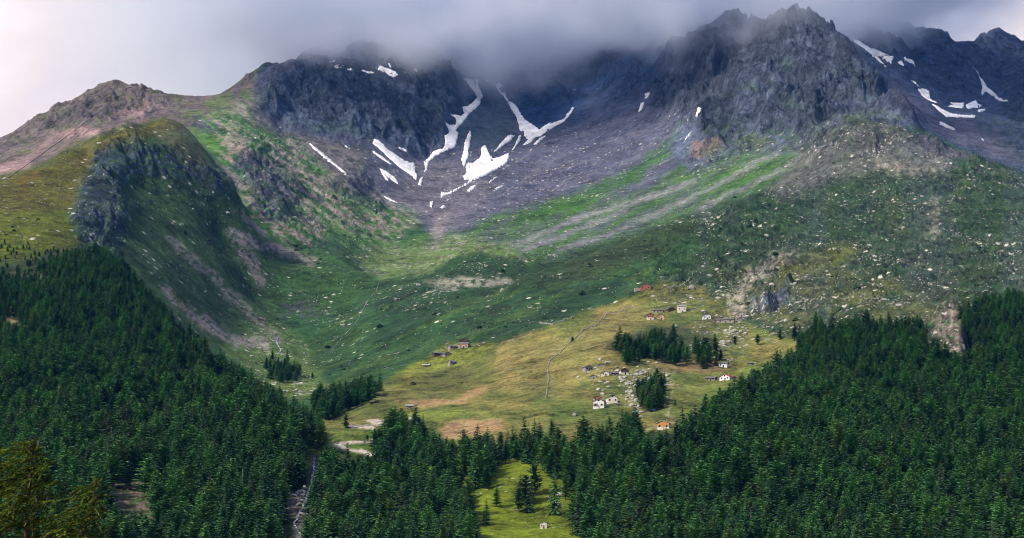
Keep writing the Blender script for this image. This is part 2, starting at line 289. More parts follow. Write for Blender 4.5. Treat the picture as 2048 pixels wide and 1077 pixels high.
# ------------------------------------------------------------------ what grows and lies where: ground colours (albedo), rubble density
def C(r, g, b): return np.array([r, g, b])
def lin(h):                                        # hex -> linear
    v = np.array([int(h[i:i+2], 16) for i in (0, 2, 4)])/255
    return np.where(v <= .04045, v/12.92, ((v+.055)/1.055)**2.4)
alb = np.empty((RH, RW, 3)); alb[:] = C(.026, .062, .026)
rub = np.zeros((RH, RW)); grs = np.zeros((RH, RW))
def lay(mask, c, k=1.0):
    m = np.clip(mask*k, 0, 1)[..., None]; alb[:] = alb*(1-m)+np.asarray(c)*m
def rubble(mask, v): rub[:] = rub*(1-mask)+v*mask
ng = fbm(mx/70, my/40, 4, 401); nf = fbm(mx/16, my/10, 4, 402); nf2 = fbm(mx/9, my/6, 3, 403)
# streaks that run with the fall line: u along, v across
def streak(ang, across, along, s, o=4):
    a = R(ang); u = mx*math.cos(a)+my*math.sin(a); v = -mx*math.sin(a)+my*math.cos(a)
    return fbm(u/along+w1*.3, v/across+w2*.35, o, s)
sR = streak(-28, 7, 120, 411); sR2 = streak(-33, 13, 160, 412); sL = streak(35, 8, 90, 413); sV = streak(72, 9, 60, 414)
DK = C(.020, .048, .020); GM = C(.036, .082, .024); GB = C(.060, .135, .030); OL = C(.085, .094, .026); DRY = C(.185, .150, .046); STRAW = C(.235, .185, .068)
BRN = C(.085, .066, .022); RB = C(.080, .102, .158); RD = C(.020, .036, .080); VIO = C(.080, .084, .128); PALE = C(.30, .275, .245); PINK = C(.235, .17, .17); TAN = C(.20, .17, .145)
# --- far left mountain
west = poly("-80 240, 0 225, 110 175, 205 130, 330 145, 515 120, 520 240, 400 300, 330 240, 200 270, 60 345, -80 380", 8, 4)
lay(west, C(.105, .088, .085)); lay(west*sm(-.05, .35, nf+ng*.5), C(.060, .068, .030), .8)
lay(west*sm(.1, .4, -nf), C(.055, .05, .06), .7)
lay(poly("330 215, 520 182, 520 260, 420 290, 390 245", 16, 10)*sm(-.25, .2, ng+nf*.6), C(.062, .095, .030), .8)
for s in ("130 262, 160 255, 195 262, 195 274, 150 276, 120 272", "-40 345, 30 318, 62 310, 60 330, -40 362", "255 215, 285 225, 262 235, 240 232"):
    lay(poly(s, 7, 6, 2), PINK*1.05, .95)
lay(band("110 270, 60 315, 20 345", 7, 9, 6), PINK*.8, .7); lay(band("300 205, 270 225, 290 240", 8, 8, 5), PINK*.8, .7)
lay(poly("-60 300, 40 262, 110 240, 180 200, 200 215, 120 262, 60 285, -60 330", 10, 10)*sm(-.1, .3, sL+nf*.5), C(.05, .055, .045), .8)
# --- ribs and scree left of the cirque
rib_ = poly("400 240, 520 190, 560 262, 640 285, 745 300, 840 360, 850 430, 800 470, 740 500, 650 480, 560 520, 480 470, 430 330", 14, 8)
lay(rib_, GM*1.25); lay(rib_*sm(-.14, .2, sL+nf*.6), C(.21, .188, .165), .95); lay(rib_*sm(.12, .45, ng+nf*.5), GB*.85, .8)
lay(poly("505 190, 560 180, 660 260, 745 300, 720 340, 640 300, 560 270, 505 250", 14, 8), C(.115, .10, .108), .75)
lay(poly("590 290, 640 285, 800 395, 770 410, 700 370, 640 330", 9, 6)*(.6+.4*sm(-.2, .2, sL)), C(.165, .14, .145), .85)
for s, w_ in (("470 320, 520 360, 600 390, 690 440, 745 470", 26), ("440 270, 520 330, 560 345", 14), ("480 430, 560 455, 640 470", 14), ("560 330, 640 370, 720 420, 800 450", 16)):
    lay(band(s, w_, 22, 10, 4)*sm(-.25, .25, sL+nf), TAN*1.2, .95)
for s in ("690 380, 760 430, 700 410, 650 380", "660 440, 740 470, 770 500, 690 490, 640 470", "540 395, 620 430, 560 430", "380 262, 430 268, 445 320, 420 312"):
    lay(poly(s, 14, 10, 3), GB, .85)
for s in ("455 330, 500 310, 560 330, 590 390, 540 400, 500 370", "700 350, 740 345, 755 380, 715 385", "500 395, 560 410, 570 440, 530 440", "380 245, 430 248, 430 262, 385 262"):
    lay(poly(s, 12, 12, 4)*sm(-.3, .15, nf2+nf), RD*.8, .85)
rubble(rib_, .35)
# --- the cirque: rock walls, dark headwall, violet scree
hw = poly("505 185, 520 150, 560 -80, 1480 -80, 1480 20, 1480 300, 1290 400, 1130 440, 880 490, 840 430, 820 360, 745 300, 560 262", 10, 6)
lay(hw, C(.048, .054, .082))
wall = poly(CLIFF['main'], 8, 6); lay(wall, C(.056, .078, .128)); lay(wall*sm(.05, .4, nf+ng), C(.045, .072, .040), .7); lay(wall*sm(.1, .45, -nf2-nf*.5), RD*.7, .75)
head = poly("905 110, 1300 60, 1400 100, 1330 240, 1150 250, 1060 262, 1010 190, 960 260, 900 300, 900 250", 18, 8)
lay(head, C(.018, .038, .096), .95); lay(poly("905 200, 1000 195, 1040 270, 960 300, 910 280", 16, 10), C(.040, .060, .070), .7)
tal = poly("740 292, 845 318, 905 305, 1010 300, 1160 270, 1300 210, 1400 235, 1360 310, 1280 385, 1110 425, 930 480, 868 482, 832 420, 780 400, 720 350", 18, 6)
lay(tal, VIO*.78); lay(tal*sm(0, .4, sR), C(.085, .080, .115), .7); lay(tal*sm(.12, .5, sR2), C(.12, .115, .14), .6); lay(tal*sm(.05, .35, streak(-31, 3, 70, 417)), C(.060, .062, .085), .55)
lay(poly("820 330, 900 330, 1000 370, 950 430, 870 480, 840 430, 780 400", 16, 6), C(.115, .105, .125), .7)
lay(poly("1180 200, 1330 170, 1430 230, 1330 300, 1200 340, 1120 320", 30, 10), C(.065, .070, .105), .75)
rubble(tal, .45)
# --- green foot of the scree, right of the basin
foot = poly("870 478, 1000 430, 1110 400, 1290 385, 1370 320, 1500 270, 1650 250, 1720 240, 1540 372, 1290 464, 1040 545, 900 530", 14, 8)
sR3 = streak(-29, 3.2, 60, 416); lay(foot, C(.055, .088, .044)); lay(foot*sm(-.05, .2, sR), VIO*.80, .6); lay(foot*sm(.0, .25, sR3), C(.055, .095, .036), .7); lay(foot*sm(-.02, .25, sR2+ng*.3), GB*.75, .85)
lay(foot*sm(.15, .35, -sR), VIO*.9, .6)
for s in ("1340 345, 1420 285, 1500 262, 1400 320, 1350 352", "1400 370, 1480 330, 1600 268, 1650 262, 1520 345, 1400 400", "1020 430, 1090 405, 1140 410, 1080 440, 1030 445",
          "1080 415, 1250 340, 1360 265, 1380 280, 1280 360, 1140 425", "1010 520, 1060 500, 1110 492, 1060 512", "1440 380, 1560 330, 1620 300, 1560 360, 1450 405"):
    lay(poly(s, 10, 9, 3)*(.65+.35*sm(-.2, .2, nf+sR)), GB*.66, .9)
for s, w_ in (("1390 362, 1280 400, 1190 425, 1080 470, 1010 505", 8), ("1560 300, 1450 365, 1330 420, 1220 470, 1120 500", 7), ("1640 300, 1500 370, 1400 420", 6), ("1250 420, 1130 470, 1040 505", 5)):
    lay(band(s, w_, 7, 6, 3), C(.165, .16, .18), .65)
rubble(foot, .35)
basin = poly("700 515, 760 500, 820 480, 900 470, 1010 490, 1060 520, 1000 545, 880 540, 760 560, 700 540", 12, 8)
lay(basin, C(.085, .125, .050)); lay(basin*sm(0, .3, nf+nf2*.5), C(.20, .19, .165), .6); rubble(basin, .5)
lay(poly("790 470, 860 465, 870 490, 800 500", 10, 8)*sm(-.3, .2, nf), GM, .8); lay(poly("870 430, 905 420, 880 490, 860 500", 8, 5), C(.17, .155, .15), .6)
for s in ("870 535, 915 515, 965 507, 1045 520, 1060 548, 1000 560, 900 556", "1040 512, 1110 500, 1090 512", "640 470, 700 470, 760 530, 700 520"):
    lay(poly(s, 10, 8), C(.030, .060, .022), .9)
lay(poly("850 560, 920 548, 1000 552, 1020 560, 900 572", 6, 7, 3)*sm(-.2, .2, nf), C(.21, .20, .17), .65)
# --- east peak and the high valley behind it
pk = poly("1300 180, 1440 70, 1560 -10, 1660 30, 1850 250, 1760 262, 1640 262, 1590 305, 1480 300, 1380 345, 1340 300, 1360 240", 12, 6)
lay(pk, RB*.92); lay(pk*sm(.08, .4, ng+nf*.6), C(.050, .080, .048), .75); lay(pk*sm(.1, .45, nf2+nf*.5), C(.135, .14, .17), .55); lay(pk*sm(.1, .4, -nf2-nf*.4), RD*.75, .7)
lay(poly("1300 180, 1440 70, 1540 0, 1600 10, 1560 90, 1440 180, 1380 250", 26, 10), C(.060, .068, .098), .65)
lay(poly("1385 285, 1440 275, 1445 300, 1400 318, 1380 312", 6, 6, 2), C(.24, .18, .155), .8)
lay(poly('1380 345, 1480 300, 1590 308, 1640 268, 1760 266, 1850 252, 1830 222, 1700 222, 1600 262, 1480 262, 1400 300', 12, 10, 4)*sm(-.4, .25, nf+ng), C(.060, .078, .046), .8)
for s in ("1400 240, 1470 220, 1480 260, 1420 280", "1540 250, 1620 262, 1590 285, 1540 280", "1590 200, 1640 210, 1620 240"): lay(poly(s, 10, 12, 4)*sm(-.3, .2, nf), C(.045, .082, .035), .8)
fv = poly("1650 50, 1800 10, 2000 30, 2130 70, 2130 360, 2040 350, 1960 312, 1850 262, 1800 225, 1740 150", 8, 5)
lay(fv, C(.036, .050, .095)); lay(fv*sm(.1, .4, nf), RD*.62, .6)
lay(poly("1780 160, 1880 230, 1990 250, 2040 320, 2130 350, 2130 330, 1990 320, 1880 265, 1800 215", 14, 8), C(.088, .084, .115), .8); lay(poly("1960 225, 2060 200, 2130 220, 2130 330, 2040 330, 1990 285, 1940 262", 14, 10)*sm(-.4, .3, nf), C(.038, .055, .050), .7)
# --- the boulder hill in front of it
hill = poly("1040 548, 1200 500, 1290 462, 1450 412, 1560 362, 1640 270, 1700 242, 1760 240, 1880 288, 2000 330, 2130 362, 2130 620, 1900 640, 1600 680, 1400 640, 1290 575, 1100 650, 960 620", 8, 4)
lay(hill, C(.022, .040, .019)); lay(hill*sm(.08, .32, nf2+nf*.6+w3*.3), C(.12, .12, .112), .32); rubble(hill, .30); lay(poly('1040 552, 1290 466, 1560 366, 1700 290, 1720 400, 1420 530, 1260 560, 1100 620, 960 640', 14, 10), C(.020, .040, .016), .7)
lay(hill*sm(.05, .4, ng), C(.034, .052, .020), .7); lay(hill*sm(.1, .4, -ng-nf*.4), C(.020, .040, .024), .7)
gre = poly("1600 300, 1660 262, 1760 245, 1900 300, 1900 345, 1760 340, 1640 370, 1560 400, 1540 380", 16, 10)
lay(gre, C(.110, .108, .106), .65); lay(gre*sm(0, .35, nf), C(.045, .066, .038), .75); rubble(gre, .75)
lay(poly("1830 265, 1880 285, 1950 312, 1900 318, 1850 300", 6, 6, 3), C(.085, .08, .095), .85)
for s, v in (("1280 500, 1340 450, 1420 415, 1470 425, 1400 480, 1340 540, 1290 540", .85), ("1440 560, 1560 545, 1680 560, 1880 600, 1900 640, 1780 650, 1640 640, 1560 680, 1480 690, 1440 640", .9), ("1700 480, 1860 520, 1930 590, 1850 580, 1740 540", .8),
             ("1640 360, 1760 380, 1860 420, 1780 450, 1680 420", .6), ("1880 470, 2060 480, 2060 560, 1940 540", .65), ("1300 580, 1380 560, 1440 600, 1380 630, 1310 610", .7)):
    rubble(poly(s, 20, 14, 4), v)
lay(poly("1440 560, 1560 530, 1720 545, 1880 600, 1890 640, 1780 645, 1640 640, 1560 680, 1480 690, 1420 650", 18, 12)*sm(-.4, .3, ng+nf*.5), C(.072, .080, .036), .8)
lay(poly("1560 520, 1680 495, 1720 505, 1640 540, 1560 560", 14, 10), C(.082, .090, .026), .75)
for s, w_ in (("1580 510, 1520 540, 1480 590, 1460 640", 20), ("1860 480, 1870 410", 7), ("1480 600, 1470 660, 1450 720", 22), ("1760 330, 1860 340", 8)): lay(band(s, w_, 14, 10, 4)*sm(-.35, .1, nf2+nf), C(.25, .23, .195), .7); 
sc_ = poly("1865 650, 1905 600, 1940 640, 1925 730, 1880 710, 1850 690", 9, 12, 5); lay(sc_*sm(-.35, .25, nf+nf2*.6), C(.25, .20, .185), .85); rubble(sc_, .9)
lay(poly("1500 600, 1580 570, 1580 600, 1530 625, 1500 622", 6, 8, 3)*sm(-.3, .1, nf2), RB*.9, .8)
for s in ("1940 380, 2048 380, 2048 460, 1920 450", "1560 430, 1700 440, 1740 480, 1600 490"): lay(poly(s, 25, 14), C(.024, .046, .020), .7)
# --- long flank that runs down to the stream
fl = poly("1290 466, 1400 440, 1390 520, 1290 575, 1200 640, 1000 690, 860 705, 750 745, 690 800, 600 790, 560 740, 620 680, 720 600, 780 560, 900 550, 1040 548", 10, 5)
lay(fl, C(.026, .056, .022)); sW = streak(-25, 26, 190, 425); lay(fl*sm(0, .3, sW), C(.013, .032, .017), .9); lay(fl*sm(.1, .4, -sW), C(.042, .070, .026), .6); sF = streak(-24, 9, 110, 421); lay(fl*sm(.02, .35, sF), C(.024, .050, .024), .85); lay(fl*sm(.05, .4, -sF+ng*.3), C(.052, .078, .028), .6); rubble(fl, .15)
lay(band("1040 560, 1120 545, 1210 515, 1300 480, 1400 455", 34, 18, 5), C(.020, .036, .016), .9)
lay(poly("1150 510, 1290 470, 1390 445, 1340 500, 1230 540, 1120 570", 14, 10), C(.026, .040, .017), .75)
lay(poly("1080 640, 1120 600, 1180 570, 1260 560, 1250 590, 1180 620, 1140 640", 8, 8, 3), C(.016, .036, .018), .9)
for s in ("860 690, 920 645, 1000 610, 960 640, 900 680", "780 650, 860 610, 880 620, 800 665", "1000 680, 1080 640, 1090 655, 1010 695"): lay(poly(s, 9, 9), C(.020, .042, .022), .75)
rubble(poly("600 650, 760 580, 900 560, 960 565, 780 640, 680 700", 18, 12), .6)
for s, v in (("868 538, 912 514, 962 505, 1045 520, 1062 550, 990 566, 900 560", .9), ("640 494, 700 508, 750 556, 720 600, 650 620, 600 560, 590 500", .75), ("760 565, 850 548, 1000 575, 960 610, 860 625, 780 620", .6)):
    lay(poly(s, 6, 6, 2), C(.018, .038, .018), v)
lay(poly("850 566, 930 553, 1010 556, 1030 566, 900 580", 5, 6, 3)*sm(-.25, .15, nf), C(.24, .23, .19), .75); rubble(poly("850 560, 1030 550, 1030 570, 860 582", 6, 6), .9)
lay(poly("700 520, 740 505, 800 505, 880 512, 850 535, 780 545", 8, 7)*sm(-.4, .2, nf), C(.095, .135, .050), .7)
# --- valley behind the spur
vb = poly("480 560, 560 640, 620 700, 660 790, 590 800, 520 760, 440 700, 380 640, 420 620", 12, 8); lay(vb, C(.060, .095, .036)); rubble(vb, .65)
lay(poly("500 760, 560 760, 660 770, 640 800, 560 800", 8, 6), C(.085, .115, .040), .8)
hm = poly("470 470, 560 480, 640 494, 700 510, 748 558, 720 600, 640 640, 560 630, 500 580", 10, 7)
lay(hm, C(.028, .058, .022)); rubble(hm, .2); lay(poly("550 610, 600 590, 640 610, 630 635, 570 635", 8, 12, 5)*sm(-.3, .2, nf+nf2*.5), C(.040, .044, .052), .8)
# --- spur: brown shoulder, crags, dark flank
kn = poly("-80 370, 60 342, 190 274, 335 236, 425 310, 472 376, 500 480, 560 640, 420 700, 300 600, 160 490, -80 480", 8, 4)
lay(kn, C(.034, .062, .026)); lay(kn*sm(.05, .35, ng+nf*.4), C(.024, .044, .022), .7); rubble(kn, .22)
lay(poly("-80 362, 60 342, 190 274, 335 236, 362 256, 300 272, 230 290, 190 320, 160 380, 140 425, -80 440", 12, 7), C(.068, .068, .020)); 
lay(poly("-80 380, 100 340, 190 300, 160 340, 60 380, -80 410", 14, 12)*sm(-.2, .3, ng), C(.095, .068, .022), .7)
lay(poly("-80 430, 130 420, 165 500, 60 545, -80 545", 16, 10), C(.070, .082, .016), .95); lay(poly("-80 500, 40 480, 130 520, 60 560, -80 560", 14, 10)*sm(-.2, .3, nf), C(.035, .06, .018), .7)
cl = poly(CLIFF['knob'], 12, 12, 4); lay(cl*sm(-.25, .3, nf+nf2*.6), RD*.9, .8); lay(cl*sm(.0, .3, -nf+w3*.3), C(.030, .054, .022), .75); lay(cl*sm(.1, .4, nf2), C(.060, .066, .078), .4)
lay(poly("300 262, 340 240, 400 290, 420 330, 360 320", 10, 8), C(.060, .058, .036), .6)
for s, w_ in (("470 470, 500 520, 520 560", 20), ("340 480, 400 530, 440 560", 8), ("410 640, 470 680, 530 690", 16), ("490 480, 560 500, 620 520", 14), ("430 560, 480 610, 560 680", 7), ("330 580, 390 640, 470 690", 8)):
    lay(band(s, w_, 10, 8, 4)*sm(-.45, .05, nf2+sL), C(.20, .175, .175), .8)
# --- floor of the woods
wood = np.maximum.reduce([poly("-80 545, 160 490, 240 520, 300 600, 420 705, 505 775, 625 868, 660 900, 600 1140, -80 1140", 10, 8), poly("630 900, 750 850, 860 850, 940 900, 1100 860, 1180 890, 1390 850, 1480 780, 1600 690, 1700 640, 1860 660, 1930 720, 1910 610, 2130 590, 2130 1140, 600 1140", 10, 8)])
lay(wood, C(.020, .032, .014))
# --- meadows of the hamlet
md = poly("700 815, 760 770, 850 720, 900 690, 1000 690, 1110 650, 1250 600, 1330 570, 1400 575, 1470 640, 1600 690, 1590 720, 1480 790, 1390 850, 1180 890, 1100 870, 940 905, 860 860, 760 850, 640 915, 600 940, 625 870, 650 840", 9, 5)
lay(md, C(.108, .122, .032)); sM = streak(-18, 7, 90, 431)
lay(md*sm(-.1, .3, ng), DRY*.85, .65); lay(md*sm(.0, .35, -ng-nf*.3), C(.066, .096, .024), .85); lay(md*sm(.1, .4, sM), C(.155, .130, .038), .5)
lay(md*sm(.15, .4, nf2+nf*.3), C(.048, .060, .018), .5)
lay(poly("1080 690, 1250 610, 1320 640, 1220 690, 1200 760, 1080 790, 1000 780, 980 720", 24, 12), C(.185, .155, .055), .5)
lay(poly("780 755, 860 715, 920 690, 990 690, 960 715, 920 735, 840 750", 8, 6), C(.125, .150, .026), .9)
lay(poly("700 830, 830 760, 960 740, 1010 700, 980 760, 900 790, 800 800", 14, 8), C(.085, .090, .026), .75); lay(poly("870 750, 1000 700, 960 745, 900 770", 10, 8), C(.052, .066, .020), .7)
for s in ("810 800, 850 795, 900 800, 980 770, 960 790, 900 812, 830 812", "880 860, 900 845, 1000 840, 1010 855, 960 872, 890 878", "960 780, 1080 760, 1010 740, 1040 720, 1000 770", "1000 690, 1090 680, 1060 720, 990 750"):
    lay(poly(s, 5, 7, 3), C(.25, .16, .085) if s[:3] in ('810', '880') else STRAW*.85, .85 if s[:3] in ('810', '880') else .5)
lay(poly("780 830, 900 815, 960 825, 860 850, 800 850", 8, 6), C(.115, .145, .026), .8); lay(poly("1170 800, 1240 820, 1160 850, 1100 840, 1130 790", 14, 8), C(.080, .120, .026), .8)
lay(poly("1330 780, 1400 740, 1480 740, 1580 700, 1570 730, 1470 790, 1390 850, 1310 855", 10, 7), C(.088, .112, .026), .8); lay(poly("1480 745, 1580 705, 1590 715, 1500 760", 6, 5), C(.090, .150, .030), .7)
lay(poly("1330 570, 1420 590, 1470 640, 1500 690, 1420 700, 1380 640, 1300 600", 14, 10)*sm(-.3, .3, nf+ng), C(.050, .068, .026), .8)
lay(poly("1210 690, 1290 655, 1370 650, 1440 680, 1420 720, 1250 720", 12, 10), C(.024, .036, .016), .85)
lay(poly("1290 730, 1350 722, 1440 715, 1450 745, 1360 745", 8, 7), C(.17, .115, .06), .7)
rb = poly("1240 740, 1290 735, 1345 745, 1350 770, 1330 800, 1280 830, 1255 820, 1240 780", 9, 9, 3); lay(rb*sm(-.2, .3, nf), C(.10, .115, .05), .6); rubble(rb, .95); rubble(poly("1400 600, 1480 620, 1500 700, 1430 740, 1380 690", 16, 10), .85)
rubble(poly("1150 720, 1240 740, 1260 830, 1200 800", 12, 8), .25)
lay(poly("640 870, 760 845, 800 850, 760 900, 700 915, 640 910", 8, 5)*sm(-.5, .3, nf), C(.075, .125, .022), .8)
glade = poly("885 935, 940 918, 1000 915, 1090 915, 1150 925, 1165 970, 1150 1010, 1190 1040, 1200 1120, 940 1120, 960 1050, 930 1000, 880 1030, 860 1000", 7, 5)
lay(glade, C(.095, .120, .026)); lay(glade*sm(.1, .4, nf), C(.085, .125, .022), .6); rubble(glade, .12)
lay(poly("350 738, 400 760, 385 770, 350 755", 6, 4), C(.16, .15, .035), .95); lay(poly("30 548, 100 553, 90 562, 40 562", 5, 4), C(.2, .18, .13), .8); lay(poly("0 630, 30 640, 55 650, 40 660, 0 640", 5, 4), C(.17, .14, .09), .8)
lay(poly("215 960, 300 950, 312 1085, 222 1085", 8, 8)*sm(-.3, .3, nf+nf2*.6), C(.15, .115, .10), .7); lay(poly("215 960, 300 950, 312 1085, 222 1085", 8, 8)*sm(0, .3, -nf), C(.05, .08, .03), .8)
lay(poly("570 980, 600 990, 590 1030, 560 1020", 6, 5), C(.24, .2, .18), .8); lay(band("628 920, 618 970, 612 1000, 600 1040, 592 1080", 14, 8, 4), C(.10, .09, .085), .7)
# tracks worn into the turf (tractor road in hairpins, paths)
ROAD = C(.42, .37, .33)
for s, w_ in (("745 843, 783 847", 7), ("735 842, 790 842", 3), ("700 853, 745 856, 748 858", 5), ("730 852, 765 850", 3), ("670 890, 690 886, 725 884", 4.5), ("670 890, 692 897, 745 910", 4), ("722 902, 748 912", 6), ("735 884, 750 881", 6), ("820 838, 832 840", 5)):
    lay(band(s, w_, 2.2, 1.2, 1), ROAD, .95)
for s, w_ in (("1345 780, 1340 808, 1336 830, 1350 838", 3), ("1330 830, 1352 845, 1320 852, 1290 862", 2.5), ("880 470, 760 700", 0), ("1000 690, 1060 670", 2)):
    if w_: lay(band(s, w_, 2.5, 2, 1), C(.22, .20, .10), .8)
lu = (alb@np.array([.25, .65, .10]))[..., None]; sat = 1.30-.22*md[..., None]; sat = sat-.28*sm(0, .02, alb[..., 2]-alb[..., 1])[..., None]; alb = np.clip(lu*1.06+(alb-lu)*sat, .006, .9)
# ------------------------------------------------------------------ ground meshes and material
def put(ob, label=None, cat=None, group=None, kind=None):
    if label: ob['label'] = label
    if cat: ob['category'] = cat
    if group: ob['group'] = group
    if kind: ob['kind'] = kind
    return ob
class NT:
    def __init__(s, name):
        s.m = bpy.data.materials.new(name); s.m.use_nodes = True; s.t = s.m.node_tree; s.n = s.t.nodes
        s.b = s.n['Principled BSDF']; s.b.inputs['Specular IOR Level'].default_value = .15; s.b.inputs['Roughness'].default_value = .95
    def add(s, ty, **kw):
        n = s.n.new(ty)
        for k, v in kw.items():
            if k in n.inputs: n.inputs[k].default_value = v
            else: setattr(n, k, v)
        return n
    def link(s, a, b): s.t.links.new(a, b)
    def math(s, op, a, b=None, clamp=False):
        n = s.n.new('ShaderNodeMath'); n.operation = op; n.use_clamp = clamp
        for i, v in enumerate((a, b)):
            if v is None: continue
            if hasattr(v, 'links'): s.link(v, n.inputs[i])
            else: n.inputs[i].default_value = v
        return n.outputs[0]
    def ramp(s, x, a, b, o0=0, o1=1):
        n = s.n.new('ShaderNodeMapRange'); n.interpolation_type = 'SMOOTHSTEP'; n.clamp = True
        s.link(x, n.inputs[0])
        for i, v in enumerate((a, b, o0, o1)): n.inputs[i+1].default_value = v
        return n.outputs[0]
    def mix(s, f, a, b, mode='MIX'):
        n = s.n.new('ShaderNodeMix'); n.data_type = 'RGBA'; n.blend_type = mode
        for i, v in ((0, f), (6, a), (7, b)):
            if hasattr(v, 'links'): s.link(v, n.inputs[i])
            else: n.inputs[i].default_value = v if i == 0 else (*v, 1)
        return n.outputs[2]
def rgb(c): return (float(c[0]), float(c[1]), float(c[2]))

def ground_material():
    t = NT('ground'); co = t.add('ShaderNodeTexCoord').outputs['Object']
    at = t.add('ShaderNodeAttribute', attribute_name='albedo').outputs['Color']; ru = t.add('ShaderNodeAttribute', attribute_name='rubble').outputs['Fac']; ro = t.add('ShaderNodeAttribute', attribute_name='rock').outputs['Fac']
    def nz(scale, det=4, rough=.6):
        n = t.add('ShaderNodeTexNoise', Scale=scale, Detail=det, Roughness=rough); t.link(co, n.inputs['Vector']); return n.outputs['Fac']
    big, mid, sml = nz(.016, 5), nz(.075, 5, .65), nz(.32, 4, .7)
    v = t.math('ADD', t.ramp(big, .3, .7, .66, 1.34), t.ramp(mid, .3, .7, -.40, .44)); v = t.math('ADD', v, t.ramp(sml, .3, .7, -.36, .46))
    col = t.mix(1, at, (1,1,1), 'MULTIPLY'); mul = t.n[col.node.name]; t.link(v, mul.inputs[7])
    # hue drift: tufts that are yellower, patches that are browner
    col = t.mix(t.ramp(nz(.11, 3), .52, .72, 0, .35), col, (1.35,1.05,.6), 'MULTIPLY')
    # loose stones, two sizes
    for sc, lo, hi, k in ((.27, .12, .36, 1.1), (.10, .16, .42, .75)):
        vo = t.add('ShaderNodeTexVoronoi', Scale=sc); t.link(co, vo.inputs['Vector'])
        sep = t.add('ShaderNodeSeparateColor'); t.link(vo.outputs['Color'], sep.inputs[0])
        clump = t.math('MULTIPLY', ru, t.ramp(nz(.014, 6, .7), .45, .62, .05, 1.5))
        pick = t.math('LESS_THAN', sep.outputs[0], t.math('MULTIPLY', clump, .80*k))
        edge = t.ramp(vo.outputs['Distance'], lo, hi, 1, 0)
        f = t.math('MULTIPLY', pick, edge)
        stone = t.mix(sep.outputs[1], (.20,.19,.18), (.58,.55,.48)); col = t.mix(f, col, stone)
    # cracks and ledges in bare rock: patchy tone plus cavity shade in the colour
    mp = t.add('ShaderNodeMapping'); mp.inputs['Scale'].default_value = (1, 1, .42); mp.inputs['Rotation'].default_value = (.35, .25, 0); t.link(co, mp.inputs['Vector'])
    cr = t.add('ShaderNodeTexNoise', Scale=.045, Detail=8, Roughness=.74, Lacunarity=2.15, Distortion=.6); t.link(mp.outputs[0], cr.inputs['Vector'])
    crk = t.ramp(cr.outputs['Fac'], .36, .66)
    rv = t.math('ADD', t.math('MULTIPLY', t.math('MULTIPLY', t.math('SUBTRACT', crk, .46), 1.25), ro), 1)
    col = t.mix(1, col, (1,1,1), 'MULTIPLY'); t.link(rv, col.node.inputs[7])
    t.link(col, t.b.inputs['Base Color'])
    b1 = t.add('ShaderNodeBump', Strength=.9, Distance=2.8); t.link(nz(.14, 6, .68), b1.inputs['Height'])
    b2 = t.add('ShaderNodeBump', Distance=10.0); t.link(nz(.035, 7, .68), b2.inputs['Height']); t.link(t.math('MULTIPLY', ro, .9), b2.inputs['Strength']); t.link(b1.outputs[0], b2.inputs['Normal'])
    b3 = t.add('ShaderNodeBump', Distance=9.0); t.link(crk, b3.inputs['Height']); t.link(t.math('MULTIPLY', ro, .9), b3.inputs['Strength']); t.link(b2.outputs[0], b3.inputs['Normal'])
    t.link(b3.outputs[0], t.b.inputs['Normal'])
    return t.m
GROUND = ground_material()
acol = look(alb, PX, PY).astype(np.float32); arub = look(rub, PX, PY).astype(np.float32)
# thin grass gives way to bare rock where the ground is steep
gx = np.gradient(Z, axis=1)/np.maximum(np.gradient(D, axis=1), .3); gc = np.gradient(Z, axis=0)/np.maximum(np.abs(np.gradient(X, axis=0)), .3)
steep = np.hypot(gx, gc)
bare = (sm(1.15, 2.2, steep+fbm(X/30, Y/30, 3, 91)*.7)*np.clip(rk*1.2+bm*.35, 0, 1)*.55)[..., None].astype(np.float32)
acol = acol*(1-bare)+np.float32([.066, .076, .106])*bare
def grid_mesh(name, sel, kind):
    me = bpy.data.meshes.new(name)
    idx = np.arange(NC*NR, dtype=np.int32).reshape(NC, NR)
    q = np.stack([idx[:-1,:-1], idx[1:,:-1], idx[1:,1:], idx[:-1,1:]], -1)[sel].reshape(-1, 4)
    used, inv = np.unique(q.ravel(), return_inverse=True)
    co = np.stack([X, Y, Z], -1).reshape(-1, 3)[used].astype(np.float32)
    me.vertices.add(len(co)); me.vertices.foreach_set('co', co.ravel())
    me.loops.add(q.size); me.loops.foreach_set('vertex_index', inv.astype(np.int32).ravel())
    me.polygons.add(len(q)); me.polygons.foreach_set('loop_start', np.arange(0, q.size, 4, dtype=np.int32))
    me.polygons.foreach_set('use_smooth', np.ones(len(q), bool)); me.update(calc_edges=True)
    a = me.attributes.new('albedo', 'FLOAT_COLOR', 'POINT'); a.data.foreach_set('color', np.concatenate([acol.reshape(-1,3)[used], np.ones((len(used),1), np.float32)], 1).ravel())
    for nm, f in (('rubble', arub), ('rock', rk.astype(np.float32))):
        a = me.attributes.new(nm, 'FLOAT', 'POINT'); a.data.foreach_set('value', f.ravel()[used])
    me.materials.append(GROUND)
    ob = bpy.data.objects.new(name, me); COL.objects.link(ob); ob['kind'] = kind; return ob
far = np.maximum.reduce([poly("520 182, 620 90, 1500 -60, 2130 -60, 2130 362, 2000 332, 1880 290, 1760 242, 1640 272, 1540 372, 1290 464, 1040 545, 880 478, 840 420, 745 300, 560 262", 2, 2)])
fm = look(far, PX[:-1,:-1], PY[:-1,:-1]) > .5
fm &= D[:-1,:-1] > 3400
grid_mesh('mountain', fm, 'structure'); grid_mesh('hillside', ~fm, 'structure')
